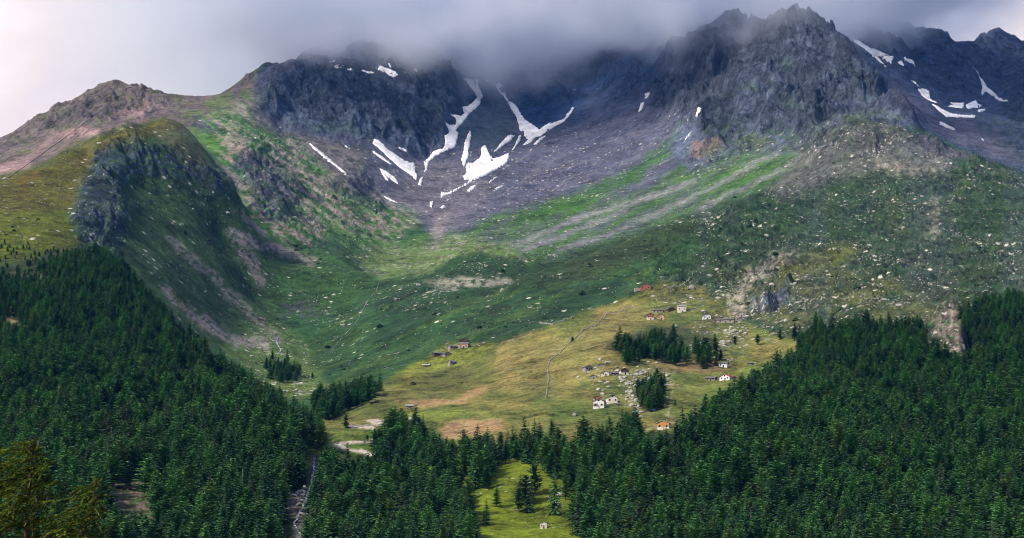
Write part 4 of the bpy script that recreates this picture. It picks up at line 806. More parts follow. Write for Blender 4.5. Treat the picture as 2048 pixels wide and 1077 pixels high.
def house(px, py, wpx, hpx, label, wall='stone', roof='slate', yaw=0, gable=True, deep=1.15, pitch=.42, upper=None, wins=2, door=True, chim=False, name='stone_hut', cat='hut', group=None, shutters=None, balcony=False, lean=None, gone=0):
    p, d = gpoint(px, py); w_ = max(3.6, wpx/F*d*1.12); H = max(2.4, hpx/F*d*1.12); dp = w_*deep
    e = bpy.data.objects.new(name, None); COL.objects.link(e); e.rotation_euler = (0, 0, R(yaw)); put(e, label, cat, group)
    fwd = Vector((math.sin(R(yaw))*-1, math.cos(R(yaw)), 0))
    e.location = (p.x, p.y+.3, p.z-.1); hw = w_/2
    span = w_ if gable else dp; rise = span/2*pitch; we = max(1.4, H-rise)
    sink = dp*.55+1.2
    vs, fs = boxes([(-hw, hw, 0, dp, -sink, we)]); fs.pop(1)
    k = len(vs)
    if gable:
        vs += [(0, 0, we+rise), (0, dp, we+rise)]; fs += [(4, 5, k), (6, 7, k+1), (5, 6, k+1, k), (7, 4, k, k+1)]
    else:
        vs += [(-hw, dp/2, we+rise), (hw, dp/2, we+rise)]; fs += [(7, 4, k), (5, 6, k+1), (4, 5, k+1, k), (6, 7, k, k+1)]
    wl = obj('wall', raw_mesh('wall', vs, fs, M[wall]), e)
    if upper:                                      # boarded upper storey and gable, proud of the wall
        z0 = we*.48; ve = [(-hw-.06, -.07, z0), (hw+.06, -.07, z0), (hw+.06, -.07, we-.02), (0, -.07, we+rise-.05), (-hw-.06, -.07, we-.02)] if gable else [(-hw-.06, -.07, z0), (hw+.06, -.07, z0), (hw+.06, -.07, we-.02), (-hw-.06, -.07, we-.02)]
        n = len(ve); ve2 = ve+[(x, y+.06, z) for x, y, z in ve]; fe = [tuple(range(n)), tuple(range(2*n-1, n-1, -1))]+[(i, n+i, n+(i+1) % n, (i+1) % n) for i in range(n)]
        obj('boarding', raw_mesh('boarding', ve2, fe, M[upper]), wl)
    # roof: two thick slabs with overhang, uneven courses
    rv, rf = [], []; ov = min(.75, w_*.12); th = .24
    A_ = (span/2+ov); zr = we+rise+.06; zl = we-ov*pitch+.06; half = (0-ov*.8, dp+ov*.6) if gable else (-hw-ov*.8, hw+ov*.8)
    for sgn in (-1, 1):
        n = 7; k = len(rv)
        for i in range(n+1):
            q = half[0]+(half[1]-half[0])*i/n; j = random.uniform(-.06, .06); j2 = random.uniform(-.10, .10)
            for (aa, zz) in ((sgn*.0, zr+j), (sgn*(A_+j2), zl+j)):
                for t_ in (th, 0): rv.append((aa, q, zz+t_) if gable else (q, dp/2+aa, zz+t_))
        for i in range(n):
            a = k+i*4; b = a+4
            if gone and i >= n-gone: continue
            rf += [(a, a+2, b+2, b), (a+1, b+1, b+3, a+3), (a+2, a+3, b+3, b+2)]
            if i == 0: rf.append((a, a+1, a+3, a+2))
            if i == n-1: rf.append((b, b+2, b+3, b+1))
    ro_ = obj('roof', raw_mesh('roof', rv, rf, M[roof]), e)
    if chim: obj('chimney', raw_mesh('chimney', *boxes([(hw*.35, hw*.35+.7, dp*.5, dp*.5+.7, we+rise*.4, we+rise+1.0)]), M['stone']), ro_)
    dw = min(1.0, w_*.16); dh = min(2.0, we*.62)
    if door: obj('door', raw_mesh('door', *boxes([(-dw/2+hw*.1, dw/2+hw*.1, -.1, .05, -.1, dh)]), M[shutters or 'dark']), e)
    for i in range(wins):
        fx = (-.55, .6, 0.02)[i % 3]*hw; fz = (we*.45, we*.45, we+rise*.12)[i % 3]; s = min(.55, w_*.08)
        wd = obj('window', raw_mesh('window', *boxes([(fx-s, fx+s, -.12, .04, fz, fz+s*2.1)]), M['dark']), e)
        if shutters: obj('shutter', raw_mesh('shutter', *boxes([(fx-s*2, fx-s*1.05, -.16, -.08, fz-.05, fz+s*2.1), (fx+s*1.05, fx+s*2, -.16, -.08, fz-.05, fz+s*2.1)]), M[shutters]), wd)
    if balcony:
        bz = we*.52; obj('balcony', raw_mesh('balcony', *boxes([(-hw-.1, -hw*.05, -1.1, -.02, bz, bz+.18), (-hw-.1, -hw*.05, -1.12, -1.0, bz+.45, bz+.58), (-hw-.1, -hw*.05, -1.12, -1.0, bz+.85, bz+1.0)]+[(-hw-.1+i*hw*.18, -hw+i*hw*.18, -1.1, -1.02, bz+.18, bz+.85) for i in range(6)]), M['wood']), e)
    if lean: 
        l = lean*w_; obj('lean_to', raw_mesh('lean_to', *boxes([(-hw-abs(l), -hw-.02, dp*.2, dp*.8, -sink, we*.62)] if lean > 0 else [(hw+.02, hw+abs(l), dp*.2, dp*.8, -sink, we*.62)]), M['stone']), wl)
    return e
UP, MID, LOW, LEFT = 'huts of the upper hamlet', 'huts at the boulder field', 'chalets at the wood edge', 'huts of the left hamlet'
HOUSES = [
 (1291, 580, 19, 11, 'red-brown timber hut at the crest of the meadow, highest house of all', dict(wall='redwood', upper='redwood', lean=.55, group=UP)),
 (1301, 640, 12, 12, 'narrow two-storey hut, pale below and timber gable above, left end of the upper hamlet', dict(wall='pale', upper='redwood', group=UP, wins=3)),
 (1322, 639, 12, 9, 'peach-walled gabled hut beside the narrow two-storey hut', dict(wall='peach', group=UP, wins=1)),
 (1315, 626, 19, 7, 'long dark stone hut behind the peach-walled hut', dict(gable=False, deep=.5, group=UP, yaw=-8)),
 (1344, 623, 14, 7, 'low dark timber hut in the middle of the upper hamlet', dict(wall='wood', group=UP, yaw=20)),
 (1364, 625, 15, 13, 'tall beige house with a pale flat-looking slab roof in the upper hamlet', dict(wall='pale', roof='slatel', gable=False, deep=.7, pitch=.25, group=UP)),
 (1414, 639, 14, 10, 'small white gabled house standing alone right of the upper hamlet', dict(wall='white', group=UP, wins=3)),
 (1450, 647, 31, 9, 'long low grey barn on the right of the upper hamlet', dict(gable=False, deep=.35, group=UP, yaw=-14, pitch=.35)),
 (1482, 634, 19, 9, 'grey stone hut up the slope behind the long low barn', dict(group=UP, yaw=-25, deep=.8)),
 (1480, 642, 8, 5, 'tiny stone shelter tucked between the long barn and the boulders', dict(group=UP, wins=0)),
 (1388, 621, 8, 4, 'tiny dark ruin between the beige house and the white house', dict(group=UP, wins=0, gone=3)),
 (1178, 742, 14, 10, 'dark hut standing alone on the meadow, leftmost by the boulder field', dict(wall='stone', group=MID, yaw=25, deep=.9)),
 (1187, 759, 11, 8, 'tumbled stone ruin with a broken roof below the lone dark hut', dict(group=MID, gone=4, wins=0)),
 (1211, 752, 14, 9, 'pale stone hut with a dark roof, left one of three in a row', dict(wall='pale', group=MID, wins=1)),
 (1229, 751, 13, 7, 'low grey hut, middle one of three in a row', dict(group=MID, gable=False, deep=.8, yaw=10)),
 (1250, 750, 14, 12, 'black timber hut on a pale footing, right one of three in a row', dict(wall='pale', upper='wood', group=MID, yaw=12, wins=0)),
 (1204, 734, 13, 4, 'roofless grey ruin above the three huts in a row', dict(group=MID, gone=6, wins=0, door=False)),
 (1297, 763, 17, 9, 'white-fronted hut with a dark roof sunk among the boulders', dict(wall='white', group=MID, wins=2)),
 (1195, 803, 13, 10, 'brick-red timber hut half hidden behind the chalet with orange shutters', dict(wall='pale', upper='redwood', group=MID)),
 (1197, 818, 20, 18, 'blue-grey plastered chalet with orange shutters, balcony and wide gable roof', dict(wall='white', roof='slate', shutters='orange', balcony=True, wins=3, chim=True, name='chalet', cat='chalet', group=LOW, yaw=-12)),
 (1225, 807, 18, 15, 'tall cream-rendered barn with two small dark windows right of the blue-grey chalet', dict(wall='cream', group=LOW, wins=3, door=False, yaw=6, name='stone_barn', cat='barn')),
 (1237, 813, 9, 4, 'low grey shed at the foot of the cream barn', dict(wall='shed', group=LOW, wins=0, gable=False, deep=.6)),
 (1446, 735, 15, 10, 'white hut with a dark roof at the upper edge of the right meadow', dict(wall='white', gable=False, deep=.7, group=MID, yaw=-18, wins=1)),
 (1449, 761, 21, 11, 'long white barn with a red roof on the right meadow', dict(wall='white', roof='redroof', gable=True, deep=1.9, yaw=-38, group=MID, wins=3, name='stone_barn', cat='barn')),
 (1420, 762, 18, 8, 'dark-roofed open shed left of the long white barn', dict(wall='stone', gable=False, deep=.7, yaw=-20, group=MID)),
 (1504, 730, 14, 5, 'low grey ruin alone at the top of the right meadow', dict(gable=False, deep=.5, group=MID, wins=0, gone=2)),
 (1326, 860, 22, 17, 'white chalet with an orange timber upper floor and grey roof at the wood edge', dict(wall='white', upper='orange', roof='slatel', shutters='orange', wins=2, chim=True, name='chalet', cat='chalet', group=LOW, yaw=-10)),
 (1087, 1058, 9, 13, 'tiny pale hut in the bottom glade beside the tall spruce', dict(wall='pale', wins=1, name='white_hut')),
 (929, 687, 17, 9, 'dark-roofed stone house at the top of the left hamlet', dict(group=LEFT, upper='wood')),
 (926, 697, 18, 11, 'peach-walled house in the middle of the left hamlet', dict(wall='stone', upper='peach', gable=False, deep=.7, group=LEFT, yaw=-8)),
 (908, 699, 15, 8, 'grey stone hut stepping down left of the peach-walled house', dict(gable=False, deep=.8, group=LEFT, yaw=20)),
 (876, 713, 15, 8, 'dark timber hut, lower left of the left hamlet', dict(wall='wood', gable=False, deep=.7, yaw=22, group=LEFT)),
 (896, 712, 13, 7, 'dark stone hut beside the dark timber hut', dict(group=LEFT, yaw=25)),
 (907, 730, 13, 8, 'single brown-grey hut on the grass below the left hamlet', dict(group=LEFT, yaw=25, gable=False, deep=.8)),
 (852, 734, 12, 5, 'very low dark hut on the grass left of the single brown-grey hut', dict(wall='wood', roof='slatel', gable=False, deep=.7, group=LEFT, yaw=-10)),
 (889, 701, 5, 4, 'smallest shelter between the stone hut and the dark timber hut', dict(group=LEFT, wins=0)),
 (819, 816, 12, 6, 'low hut with a pale roof at the edge of the brown bank', dict(wall='stone', roof='slatel', gable=False, deep=.7, yaw=10)),
]
random.seed(3)
for px, py, w_, h_, lab, kw in HOUSES: house(px, py, w_, h_, lab, **kw)
for px, py, s, lab in ((1275, 826, 7, 'bright blue tarpaulin folded on the grass left of the boulder field foot'), (1306, 822, 9, 'blue tarpaulin draped over a heap at the foot of the boulder field')):
    p, d = gpoint(px, py); n = 6; L = s/F*d; vs = []; fs = []
    for j in range(n):
        for i in range(n): vs.append((p.x+(i/(n-1)-.5)*L, p.y+j*.5, gz_xy(p.x+(i/(n-1)-.5)*L, p.y+j*.5)+.15+1.2*math.sin(math.pi*i/(n-1))*math.sin(math.pi*j/(n-1))*random.uniform(.6, 1)))
    for j in range(n-1):
        for i in range(n-1): fs.append((j*n+i, j*n+i+1, j*n+n+i+1, j*n+n+i))
    put(obj('tarpaulin', raw_mesh('tarpaulin', vs, fs, M['blue'])), lab, 'tarpaulin')

# ------------------------------------------------------------------ boulders
ROCKM = []
for i, (a, b) in enumerate((((.21,.20,.185), (.46,.44,.40)), ((.13,.125,.13), (.30,.285,.28)))): ROCKM.append(simple_mat('boulder_stone', a, scale=1.2, col2=b))
def rock_mesh(seed, mat):
    r = random.Random(seed); bm = bmesh.new(); bmesh.ops.create_icosphere(bm, subdivisions=2, radius=1)
    sx, sy, sz = r.uniform(.8, 1.25), r.uniform(.8, 1.2), r.uniform(.55, .9)
    cuts = [(Vector((r.uniform(-1, 1), r.uniform(-1, 1), r.uniform(-.3, 1))).normalized(), r.uniform(.55, .85)) for _ in range(6)]
    for v in bm.verts:
        for n_, k in cuts:
            q = v.co.dot(n_)
            if q > k: v.co -= n_*(q-k)*.9
        v.co = Vector((v.co.x*sx, v.co.y*sy, v.co.z*sz))*r.uniform(.93, 1.07)
    me = bpy.data.meshes.new('boulder'); bm.to_mesh(me); bm.free(); me.materials.append(mat); return me
ROCKS = [rock_mesh(40+i, ROCKM[0 if i < 4 else 1]) for i in range(6)]
rock_first = []
BOULD = [(1270, 760, 66, 34, 80, 'pale angular boulder of the stone field around the huts', 'boulders of the stone field'), (1285, 800, 44, 28, 50, 'pale angular boulder of the stone field around the huts', 'boulders of the stone field'),
         (1205, 745, 50, 26, 10, 'grey boulder on the grass around the three huts in a row', 'boulders near the three huts'), (1470, 660, 40, 34, 26, 'pale boulder of the rubble right of the upper hamlet', 'boulders of the upper rubble'),
         (603, 1010, 18, 60, 44, 'pale boulder washed white beside the gorge stream', 'boulders in the gorge'), (1110, 1005, 40, 30, 12, 'grey boulder half sunk in the bottom glade', 'boulders of the glade'), (600, 780, 60, 14, 18, 'white boulder on the flat floor of the hidden valley', 'boulders of the hidden valley')]
for cx_, cy_, rx_, ry_, n_, lab, grp in BOULD:
    for i in range(n_):
        px = cx_+rng.normal(0, rx_*.45); py = cy_+rng.normal(0, ry_*.45)
        if not (0 < py < 1075): continue
        if any(abs(px-h[0]) < h[2]*.75 and -h[3]*1.1 < py-h[1] < 3 for h in HOUSES): continue
        p, d = gpoint(px, py); s = rng.uniform(.55, 1.0)**2*(2.6 if d > 1500 else 1.9)+.3
        o = obj('boulder', ROCKS[int(rng.integers(0, 4))], None, (p.x, p.y, p.z+s*.15)); o.rotation_euler = (rng.uniform(-.3, .3), rng.uniform(-.3, .3), rng.uniform(0, 6.28)); o.scale = (s, s, s)
        put(o, lab, 'boulder', grp)
for px, py, sz, lab in ((1250, 838, 6, 'dark grey rock outcrop on the grass below the blue-grey chalet'), (1385, 578, 8, 'tall blue-grey rock pillar on the slope above the upper hamlet'), (1352, 655, 5, 'dark blue rock standing above the dark grove'), (1150, 832, 6, 'dark split rock on the open meadow left of the chalet'), (838, 572, 7, 'grey crag on the mound in the valley'), (1005, 583, 6, 'violet rock on the flank below the valley mound'), (862, 878, 4, 'flat pale rock below the brown scar'), (995, 843, 3, 'small pale stone above the lower brown scar')):
    p, d = gpoint(px, py); s = sz/F*d
    o = obj('rock_outcrop', ROCKS[int(rng.integers(4, 6))], None, (p.x, p.y, p.z+s*.2)); o.scale = (s, s*.9, s*1.2); o.rotation_euler = (0, 0, rng.uniform(0, 6)); put(o, lab, 'rock')
srcs = {}
for o in COL.objects:
    if o.name.startswith(('boulder', 'rock_outcrop')) and o.data.name not in srcs: srcs[o.data.name] = o
protoR = [[o] for o in srcs.values()]
pr = np.stack([rng.uniform(-60, 2108, 240000), np.exp(rng.uniform(math.log(1050), math.log(4600), 240000))], 1)
zz = ground_z(pr[:,0], pr[:,1]); yy = HY-zz/pr[:,1]*F; den = look(rub, pr[:,0], yy)*(1-look(TW, pr[:,0], yy)); clump = fbm(pr[:,0]/30, np.log(pr[:,1])*40, 4, 701)
kp = (rng.uniform(0, 1, len(pr)) < den**1.6*sm(.0, .4, clump)*.8) & (yy < 1090)
pr, zz = pr[kp], zz[kp]; sz = (rng.pareto(2.8, len(pr))*.7+.45).clip(.4, 3.4)*np.where(pr[:,1] > 2600, 1.25, 1)
mass('boulders', [((a-HX)/F*b, b, z_+s_*.1, int(rng.integers(0, len(protoR))), s_, rng.uniform(0, 6.28)) for (a, b), z_, s_ in zip(pr, zz, sz)], protoR, None, None)
print('boulders', len(pr))

# ------------------------------------------------------------------ dwarf shrubs: juniper and alder cushions on the slopes
def shrub_geo(seed):
    r = random.Random(seed); vs, fs = [], []
    for i in range(150):
        a = r.uniform(0, 6.283); u = r.uniform(.0, 1); rad = r.uniform(.55, 1.05); p = Vector((math.cos(a)*math.sqrt(1-u*u)*rad*(1+.3*math.sin(a*3+seed)), math.sin(a)*math.sqrt(1-u*u)*rad, u*rad*.8-.05))
        q1 = Vector((r.uniform(-1, 1), r.uniform(-1, 1), r.uniform(-.2, 1))).normalized()*r.uniform(.14, .30); q2 = Vector((r.uniform(-1, 1), r.uniform(-1, 1), r.uniform(-.6, .6))).normalized()*r.uniform(.14, .30); k = len(vs); vs += [p-q1, p+q2, p+q1, p-q2]; fs.append((k, k+1, k+2, k+3))
    return vs, fs
SHM = foliage('shrub_leaves', (.016,.044,.016), (.036,.078,.024), (.046,.060,.020)); shr_first = []
for i, (px, py, hp, lab) in enumerate(((1398, 700, 9, 'dark bushy shrub among the rubble right of the dark grove'), (1165, 590, 7, 'dark alder shrub on the shaded bank above the stepped wall'), (760, 655, 6, 'lone dark shrub on the long green flank'))):
    p, d = gpoint(px, py); o = obj('shrub', raw_mesh('shrub', *shrub_geo(i), SHM), None, (p.x, p.y, p.z)); o.scale = (hp/F*d/.8,)*3; put(o, lab, 'shrub'); shr_first.append(o)
shd = np.maximum.reduce([poly("1085 640, 1125 600, 1180 570, 1270 555, 1250 590, 1180 622, 1140 640", 6, 6)*1.0, poly("1210 690, 1290 655, 1370 650, 1440 680, 1420 725, 1250 722", 12, 8)*.7, poly("1040 548, 1290 462, 1560 362, 1760 240, 2130 362, 2130 600, 1900 640, 1600 660, 1400 600, 1290 575, 1100 650, 960 620", 8, 4)*.33,
  poly("860 690, 920 645, 1000 610, 1090 640, 1010 695, 900 680", 9, 9)*.5, poly("600 650, 760 570, 900 560, 1040 560, 900 660, 700 780, 600 740", 12, 8)*.25, poly("470 470, 640 494, 748 558, 640 640, 500 580", 12, 8)*.35, poly("160 480, 300 440, 470 470, 560 640, 420 690, 300 590", 12, 8)*.38, poly("860 535, 960 508, 1050 525, 1000 556", 8, 6)*.6, poly("-60 420, 130 420, 170 520, -60 545", 12, 8)*.4, poly("500 680, 640 700, 650 790, 520 760", 10, 8)*.35, poly("760 760, 1000 690, 980 760, 820 800", 10, 8)*.15, poly("480 250, 560 300, 760 460, 560 470, 450 330", 12, 8)*.22])
sp = np.stack([rng.uniform(-60, 2108, 60000), np.exp(rng.uniform(math.log(1150), math.log(4300), 60000))], 1)
zs = ground_z(sp[:,0], sp[:,1]); ys_ = HY-zs/sp[:,1]*F; ds_ = look(shd, sp[:,0], ys_)*(1-look(TW, sp[:,0], ys_)); cs_ = fbm((sp[:,0]-HX)/F*sp[:,1]/55, sp[:,1]/55, 4, 811)
kp = rng.uniform(0, 1, len(sp)) < ds_*sm(.08, .34, cs_)*1.3
sp, zs = sp[kp], zs[kp]; ss_ = (.6+rng.pareto(2.5, len(sp))*.7).clip(.6, 3.6)*np.where(sp[:,1] > 2600, 1.25, 1)
mass('shrubs', [((a-HX)/F*b, b, z_, int(rng.integers(0, 3)), float(q), rng.uniform(0, 6.28)) for (a, b), z_, q in zip(sp, zs, ss_)], [[o] for o in shr_first], None, None)
print('shrubs', len(sp))

# ------------------------------------------------------------------ dry-stone walls, streams, cable
WALLM = simple_mat('lichen_grey_stone', (.17,.165,.15), scale=1.0, col2=(.34,.325,.30))
def drywall(s, label, hh=1.3, wd=1.1):
    pts = [gpoint(x, y)[0] for x, y in P2(s)]; r = random.Random(len(pts)); vs, fs = [], []
    for a, b in zip(pts[:-1], pts[1:]):
        n = max(2, int((b-a).length/1.15)); dirv = (b-a).normalized()
        for i in range(n):
            c = a.lerp(b, i/n); c.z = gz_xy(c.x, c.y)
            if r.random() < .22: continue
            lx, ly, lz = r.uniform(.45, .95), wd*r.uniform(.3, .55), hh*r.uniform(.55, 1.15); an = math.atan2(dirv.y, dirv.x)+r.uniform(-.25, .25); ca, sa = math.cos(an), math.sin(an); k = len(vs)
            for z_, f_ in ((-.5, 1.1), (lz, .8)):
                for x_, y_ in ((-lx, -ly), (lx, -ly), (lx, ly), (-lx, ly)): x2, y2 = x_*f_+r.uniform(-.1, .1), y_*f_+r.uniform(-.1, .1); vs.append((c.x+ca*x2-sa*y2, c.y+sa*x2+ca*y2, c.z+z_+r.uniform(-.1, .1)))
            fs += [(k+4, k+5, k+6, k+7)]+[(k+q, k+(q+1) % 4, k+4+(q+1) % 4, k+4+q) for q in range(4)]
    put(obj('dry_stone_wall', raw_mesh('dry_stone_wall', vs, fs, WALLM)), label, 'stone wall')
drywall("1279 616, 1262 614, 1247 621, 1230 628, 1223 629, 1208 637, 1195 650, 1178 655, 1166 661, 1149 678, 1126 700, 1108 715, 1099 724, 1095 740, 1097 760, 1094 780, 1092 798", 'long winding dry-stone wall climbing the dry meadow', 1.0, .95)
drywall("1080 647, 1105 651, 1107 647, 1126 642, 1149 634", 'short stepped dry-stone wall under the dark shrubs')
drywall("1386 545, 1378 560, 1360 572, 1330 578", 'thin broken dry-stone wall above the upper hamlet', 1.0, .8)
drywall("930 693, 942 692, 955 690, 962 688", 'low grey terrace wall right of the peach-walled house', 1.2, .8)
WAT = NT('running_water'); WAT.b.inputs['Roughness'].default_value = .25
_n = WAT.add('ShaderNodeTexNoise', Scale=.55, Detail=6, Roughness=.75); WAT.link(WAT.add('ShaderNodeTexCoord').outputs['Object'], _n.inputs['Vector']); WAT.link(WAT.mix(WAT.ramp(_n.outputs['Fac'], .47, .62), (.05,.075,.09), (.82,.85,.88)), WAT.b.inputs['Base Color'])
def water(s, wd):
    P_ = P2(s); vs, fs = [], []; r = random.Random(9); pts = []
    for a, b in zip(P_[:-1], P_[1:]):
        for i in range(4): q = a+(b-a)*i/4; pts.append((gpoint(*q)[0], wd*(.5+r.random())))
    for i, (c, w2) in enumerate(pts):
        w2 *= c.y/4000*2; 
        for s_ in (-1, 1): x = c.x+s_*w2+r.uniform(-.3, .3)*w2; vs.append((x, c.y, gz_xy(x, c.y)+.5+.3*r.random()))
    for i in range(len(pts)-1): fs.append((2*i, 2*i+1, 2*i+3, 2*i+2))
    o = obj('stream', raw_mesh('stream', vs, fs, WAT.m)); o['kind'] = 'structure'
water("629 918, 627 931, 628 941, 625 955, 622 970, 616 990, 610 1005, 608 1013, 597 1031, 594 1041, 588 1048, 592 1058, 602 1072, 600 1080", .95)
water("757 568, 752 584, 735 602, 716 640, 704 655, 690 670, 677 685, 665 700, 657 714", .22); water("557 674, 553 684, 556 692, 562 701, 556 712", .6)
ca, cb = W(-30, 389, 2640), W(254, 181.5, 4640); n_ = 24; vs, fs = [], []
for i in range(n_+1):
    t = i/n_; c = ca.lerp(cb, t); c.z -= 6*4*t*(1-t)*.5
    for q in range(5): a = 6.283*q/5; vs.append((c.x, c.y+math.cos(a)*.45, c.z+math.sin(a)*.45))
for i in range(n_):
    for q in range(5): fs.append((i*5+q, i*5+(q+1) % 5, i*5+5+(q+1) % 5, i*5+5+q))
put(obj('cable', raw_mesh('cable', vs, fs, M['dark'])), 'thin dark ropeway cable running up to the crest of the left mountain', 'cable')
CLOUD_D, HAZE_D, HAZE_C = .0072, 1.2e-5, (.04, .30, 1.0, 1)
# ------------------------------------------------------------------ wind-combed larch close to the camera
def front_tree():
    r = random.Random(21); d0 = 40.0
    base = W(35, 1250, d0); gzv = near_z(base.x, d0)
    e = bpy.data.objects.new('larch_tree', None); COL.objects.link(e); e.location = (base.x, d0, gzv)
    put(e, 'olive-gold larch close by at the lower left corner, wind-combed twigs', 'tree')
    top = W(72, 880, d0)-Vector((base.x, d0, gzv)); top2 = W(192, 962, d0-.6)-Vector((base.x, d0, gzv)); H = top.z
    def tube(vs, fs, pts, rad, n=6):
        k0 = len(vs)
        for i, p in enumerate(pts):
            for q in range(n): a = 6.283*q/n; vs.append(p+Vector((math.cos(a)*rad[i], math.sin(a)*rad[i], 0)))
        for i in range(len(pts)-1):
            for q in range(n): a = k0+i*n+q; b = k0+i*n+(q+1) % n; fs.append((a, b, b+n, a+n))
    def stem(t): return Vector((top.x*t**1.3+.12*math.sin(t*6), .1*math.sin(t*5), H*t))
    fork = stem(1-3.2/H)
    def stem2(t): return fork.lerp(top2, t)+Vector((.25*math.sin(t*3.14), 0, -.35*math.sin(t*3.14)))
    vs, fs = [], []; n = 26
    tube(vs, fs, [stem(i/n)-Vector((0, 0, .5 if i == 0 else 0)) for i in range(n+1)], [.24*(1-i/n)**.8+.012 for i in range(n+1)])
    tube(vs, fs, [stem2(i/12) for i in range(13)], [.07*(1-i/12)+.010 for i in range(13)])
    bv, bf = [], []; nv, nf_, tones = [], [], []
    wind = Vector((-.86, -.12, -.30))
    def needles(p, dirv, L):                       # a hanging twig set with soft tufts, narrow and tapering
        d_ = dirv.normalized(); up = Vector((0, -.35, 1)); sd = d_.cross(up).normalized(); pt_ = [p+d_*L*t+Vector((0, 0, -.10*L*t*t)) for t in (0, .33, .67, 1.0)]
        tube(bv, bf, pt_, [.006, .005, .004, .002], 3)
        m = max(6, int(L/.0062)); tone = r.random()
        for i in range(m):
            t = (i+r.random())/m; c = p+d_*L*t+Vector((0, 0, -.10*L*t*t)); a = r.uniform(0, 6.283); o_ = (sd*math.cos(a)+up*math.sin(a)*.8+d_*r.uniform(.8, 2.2)).normalized(); ln = r.uniform(.030, .060)*(1.1-.4*t)
            q_ = o_.cross(Vector((r.uniform(-1, 1), r.uniform(-1, 1), r.uniform(-1, 1)))).normalized()*.0085; k = len(nv); nv.extend((c-q_, c+q_, c+o_*ln)); tones.extend((tone, tone, tone)); nf_.append((k, k+1, k+2))
    def limb(p, a, L, rise, wd=1.0):
        ca_, sa_ = math.cos(a), math.sin(a); n = 9; pts = []
        for i in range(n+1):
            t = i/n; pts.append(p+Vector((ca_*L*t, sa_*L*t, L*(rise*t-.32*t*t)))+Vector((-.14, 0, .02))*L*t*t*wd+Vector((r.uniform(-.02, .02), r.uniform(-.02, .02), r.uniform(-.02, .02))))
        tube(bv, bf, pts, [.026*(1-i/n)*min(1, L)+.006 for i in range(n+1)], 4)
        m = int(L/.06)
        for i in range(m):
            t = .12+.88*(i+r.random())/m; q = pts[min(n-1, int(t*n))].lerp(pts[min(n, int(t*n)+1)], t*n-int(t*n)); s_ = r.choice((-1, 1))
            dv = wind*r.uniform(.5, 1.1)+Vector((-sa_*s_, ca_*s_, 0))*r.uniform(.1, .8)+Vector((ca_, sa_, 0))*r.uniform(-.1, .5)+Vector((r.uniform(-.2, .2), r.uniform(-.3, .3), r.uniform(-.35, .25)))
            needles(q, dv, r.uniform(.20, .50)*(1.12-.5*t))
    def reach(a, s_): return (.22+.92*s_**.75)*(1.15 if math.cos(a) < 0 else .80)*r.uniform(.7, 1.12)
    k = 0; s_ = .03
    while s_ < 7.5:
        a = k*2.4+r.uniform(-.5, .5); limb(stem(1-s_/H), a, min(2.6, reach(a, s_)), r.uniform(.05, .5)); k += 1; s_ += .024+.009*s_
    L2 = (top2-fork).length; s_ = .02
    while s_ < L2*.85:
        a = k*2.4+r.uniform(-.5, .5); limb(stem2(1-s_/L2), a, min(1.3, (.16+.60*s_**.7)*r.uniform(.7, 1.15)), r.uniform(.05, .5)); k += 1; s_ += .026+.011*s_
    for q in range(10): needles(stem(.985), Vector((r.uniform(-.6, .5), r.uniform(-.4, .4), r.uniform(.1, 1))), .16); needles(stem2(.98), Vector((r.uniform(-.5, .6), r.uniform(-.4, .4), r.uniform(0, 1))), .15)
    tr = obj('trunk', raw_mesh('trunk', vs, fs, BARK, True), e)
    obj('branches', raw_mesh('branches', bv, bf, bark_mat('reddish_twigs', (.06,.042,.026), (.15,.10,.06))), e)
    t = NT('olive_needles'); tn = t.add('ShaderNodeAttribute', attribute_name='tone').outputs['Fac']; c_ = t.mix(t.ramp(tn, 0, .8), (.028,.055,.012), (.120,.175,.022)); c_ = t.mix(t.ramp(tn, .72, 1, 0, .9), c_, (.26,.31,.045)); t.link(c_, t.b.inputs['Base Color'])
    cm_ = raw_mesh('crown', nv, nf_, t.m); a_ = cm_.attributes.new('tone', 'FLOAT', 'POINT'); a_.data.foreach_set('value', np.array(tones, np.float32)); obj('crown', cm_, e)
    print('front needles', len(nf_))
# ground in front: from the camera's feet down into the valley
def near_z(x, y):
    return float(np.interp(y, [0, 6, 20, 40, 90, 200, 400, 600, 800, 900], [-1.7, -3.2, -6.5, -11, -30, -75, -118, -95, -20, 18]))+.35*float(fbm(np.array(x/9), np.array(y/9), 3, 77))*min(1, y/15)
xs = np.concatenate([np.linspace(-700, -30, 26), np.linspace(-28, 28, 57), np.linspace(30, 700, 26)]); ys = np.concatenate([np.linspace(-60, 60, 81), np.geomspace(62, 905, 60)])
vs = []; fs = []
zed = np.interp(D[:,0]*0+cols, cols, Z[:,0])
for y in ys:
    for x in xs:
        z = near_z(x, max(y, 0))+(0 if y >= 0 else -y*.35)
        if y > 600: zt = float(np.interp(HX+x/y*F, cols, Z[:,0]))*1.0; t = (y-600)/305; z = z*(1-t*t)+(zt-1.0)*t*t
        vs.append((x, y, z))
nx = len(xs)
for j in range(len(ys)-1):
    for i in range(nx-1): fs.append((j*nx+i, j*nx+i+1, j*nx+nx+i+1, j*nx+nx+i))
TURF = simple_mat('near_turf', (.035,.055,.018), scale=.4, col2=(.075,.095,.028))
put(obj('ground', raw_mesh('ground', vs, fs, TURF, True)), kind='structure')
front_tree()

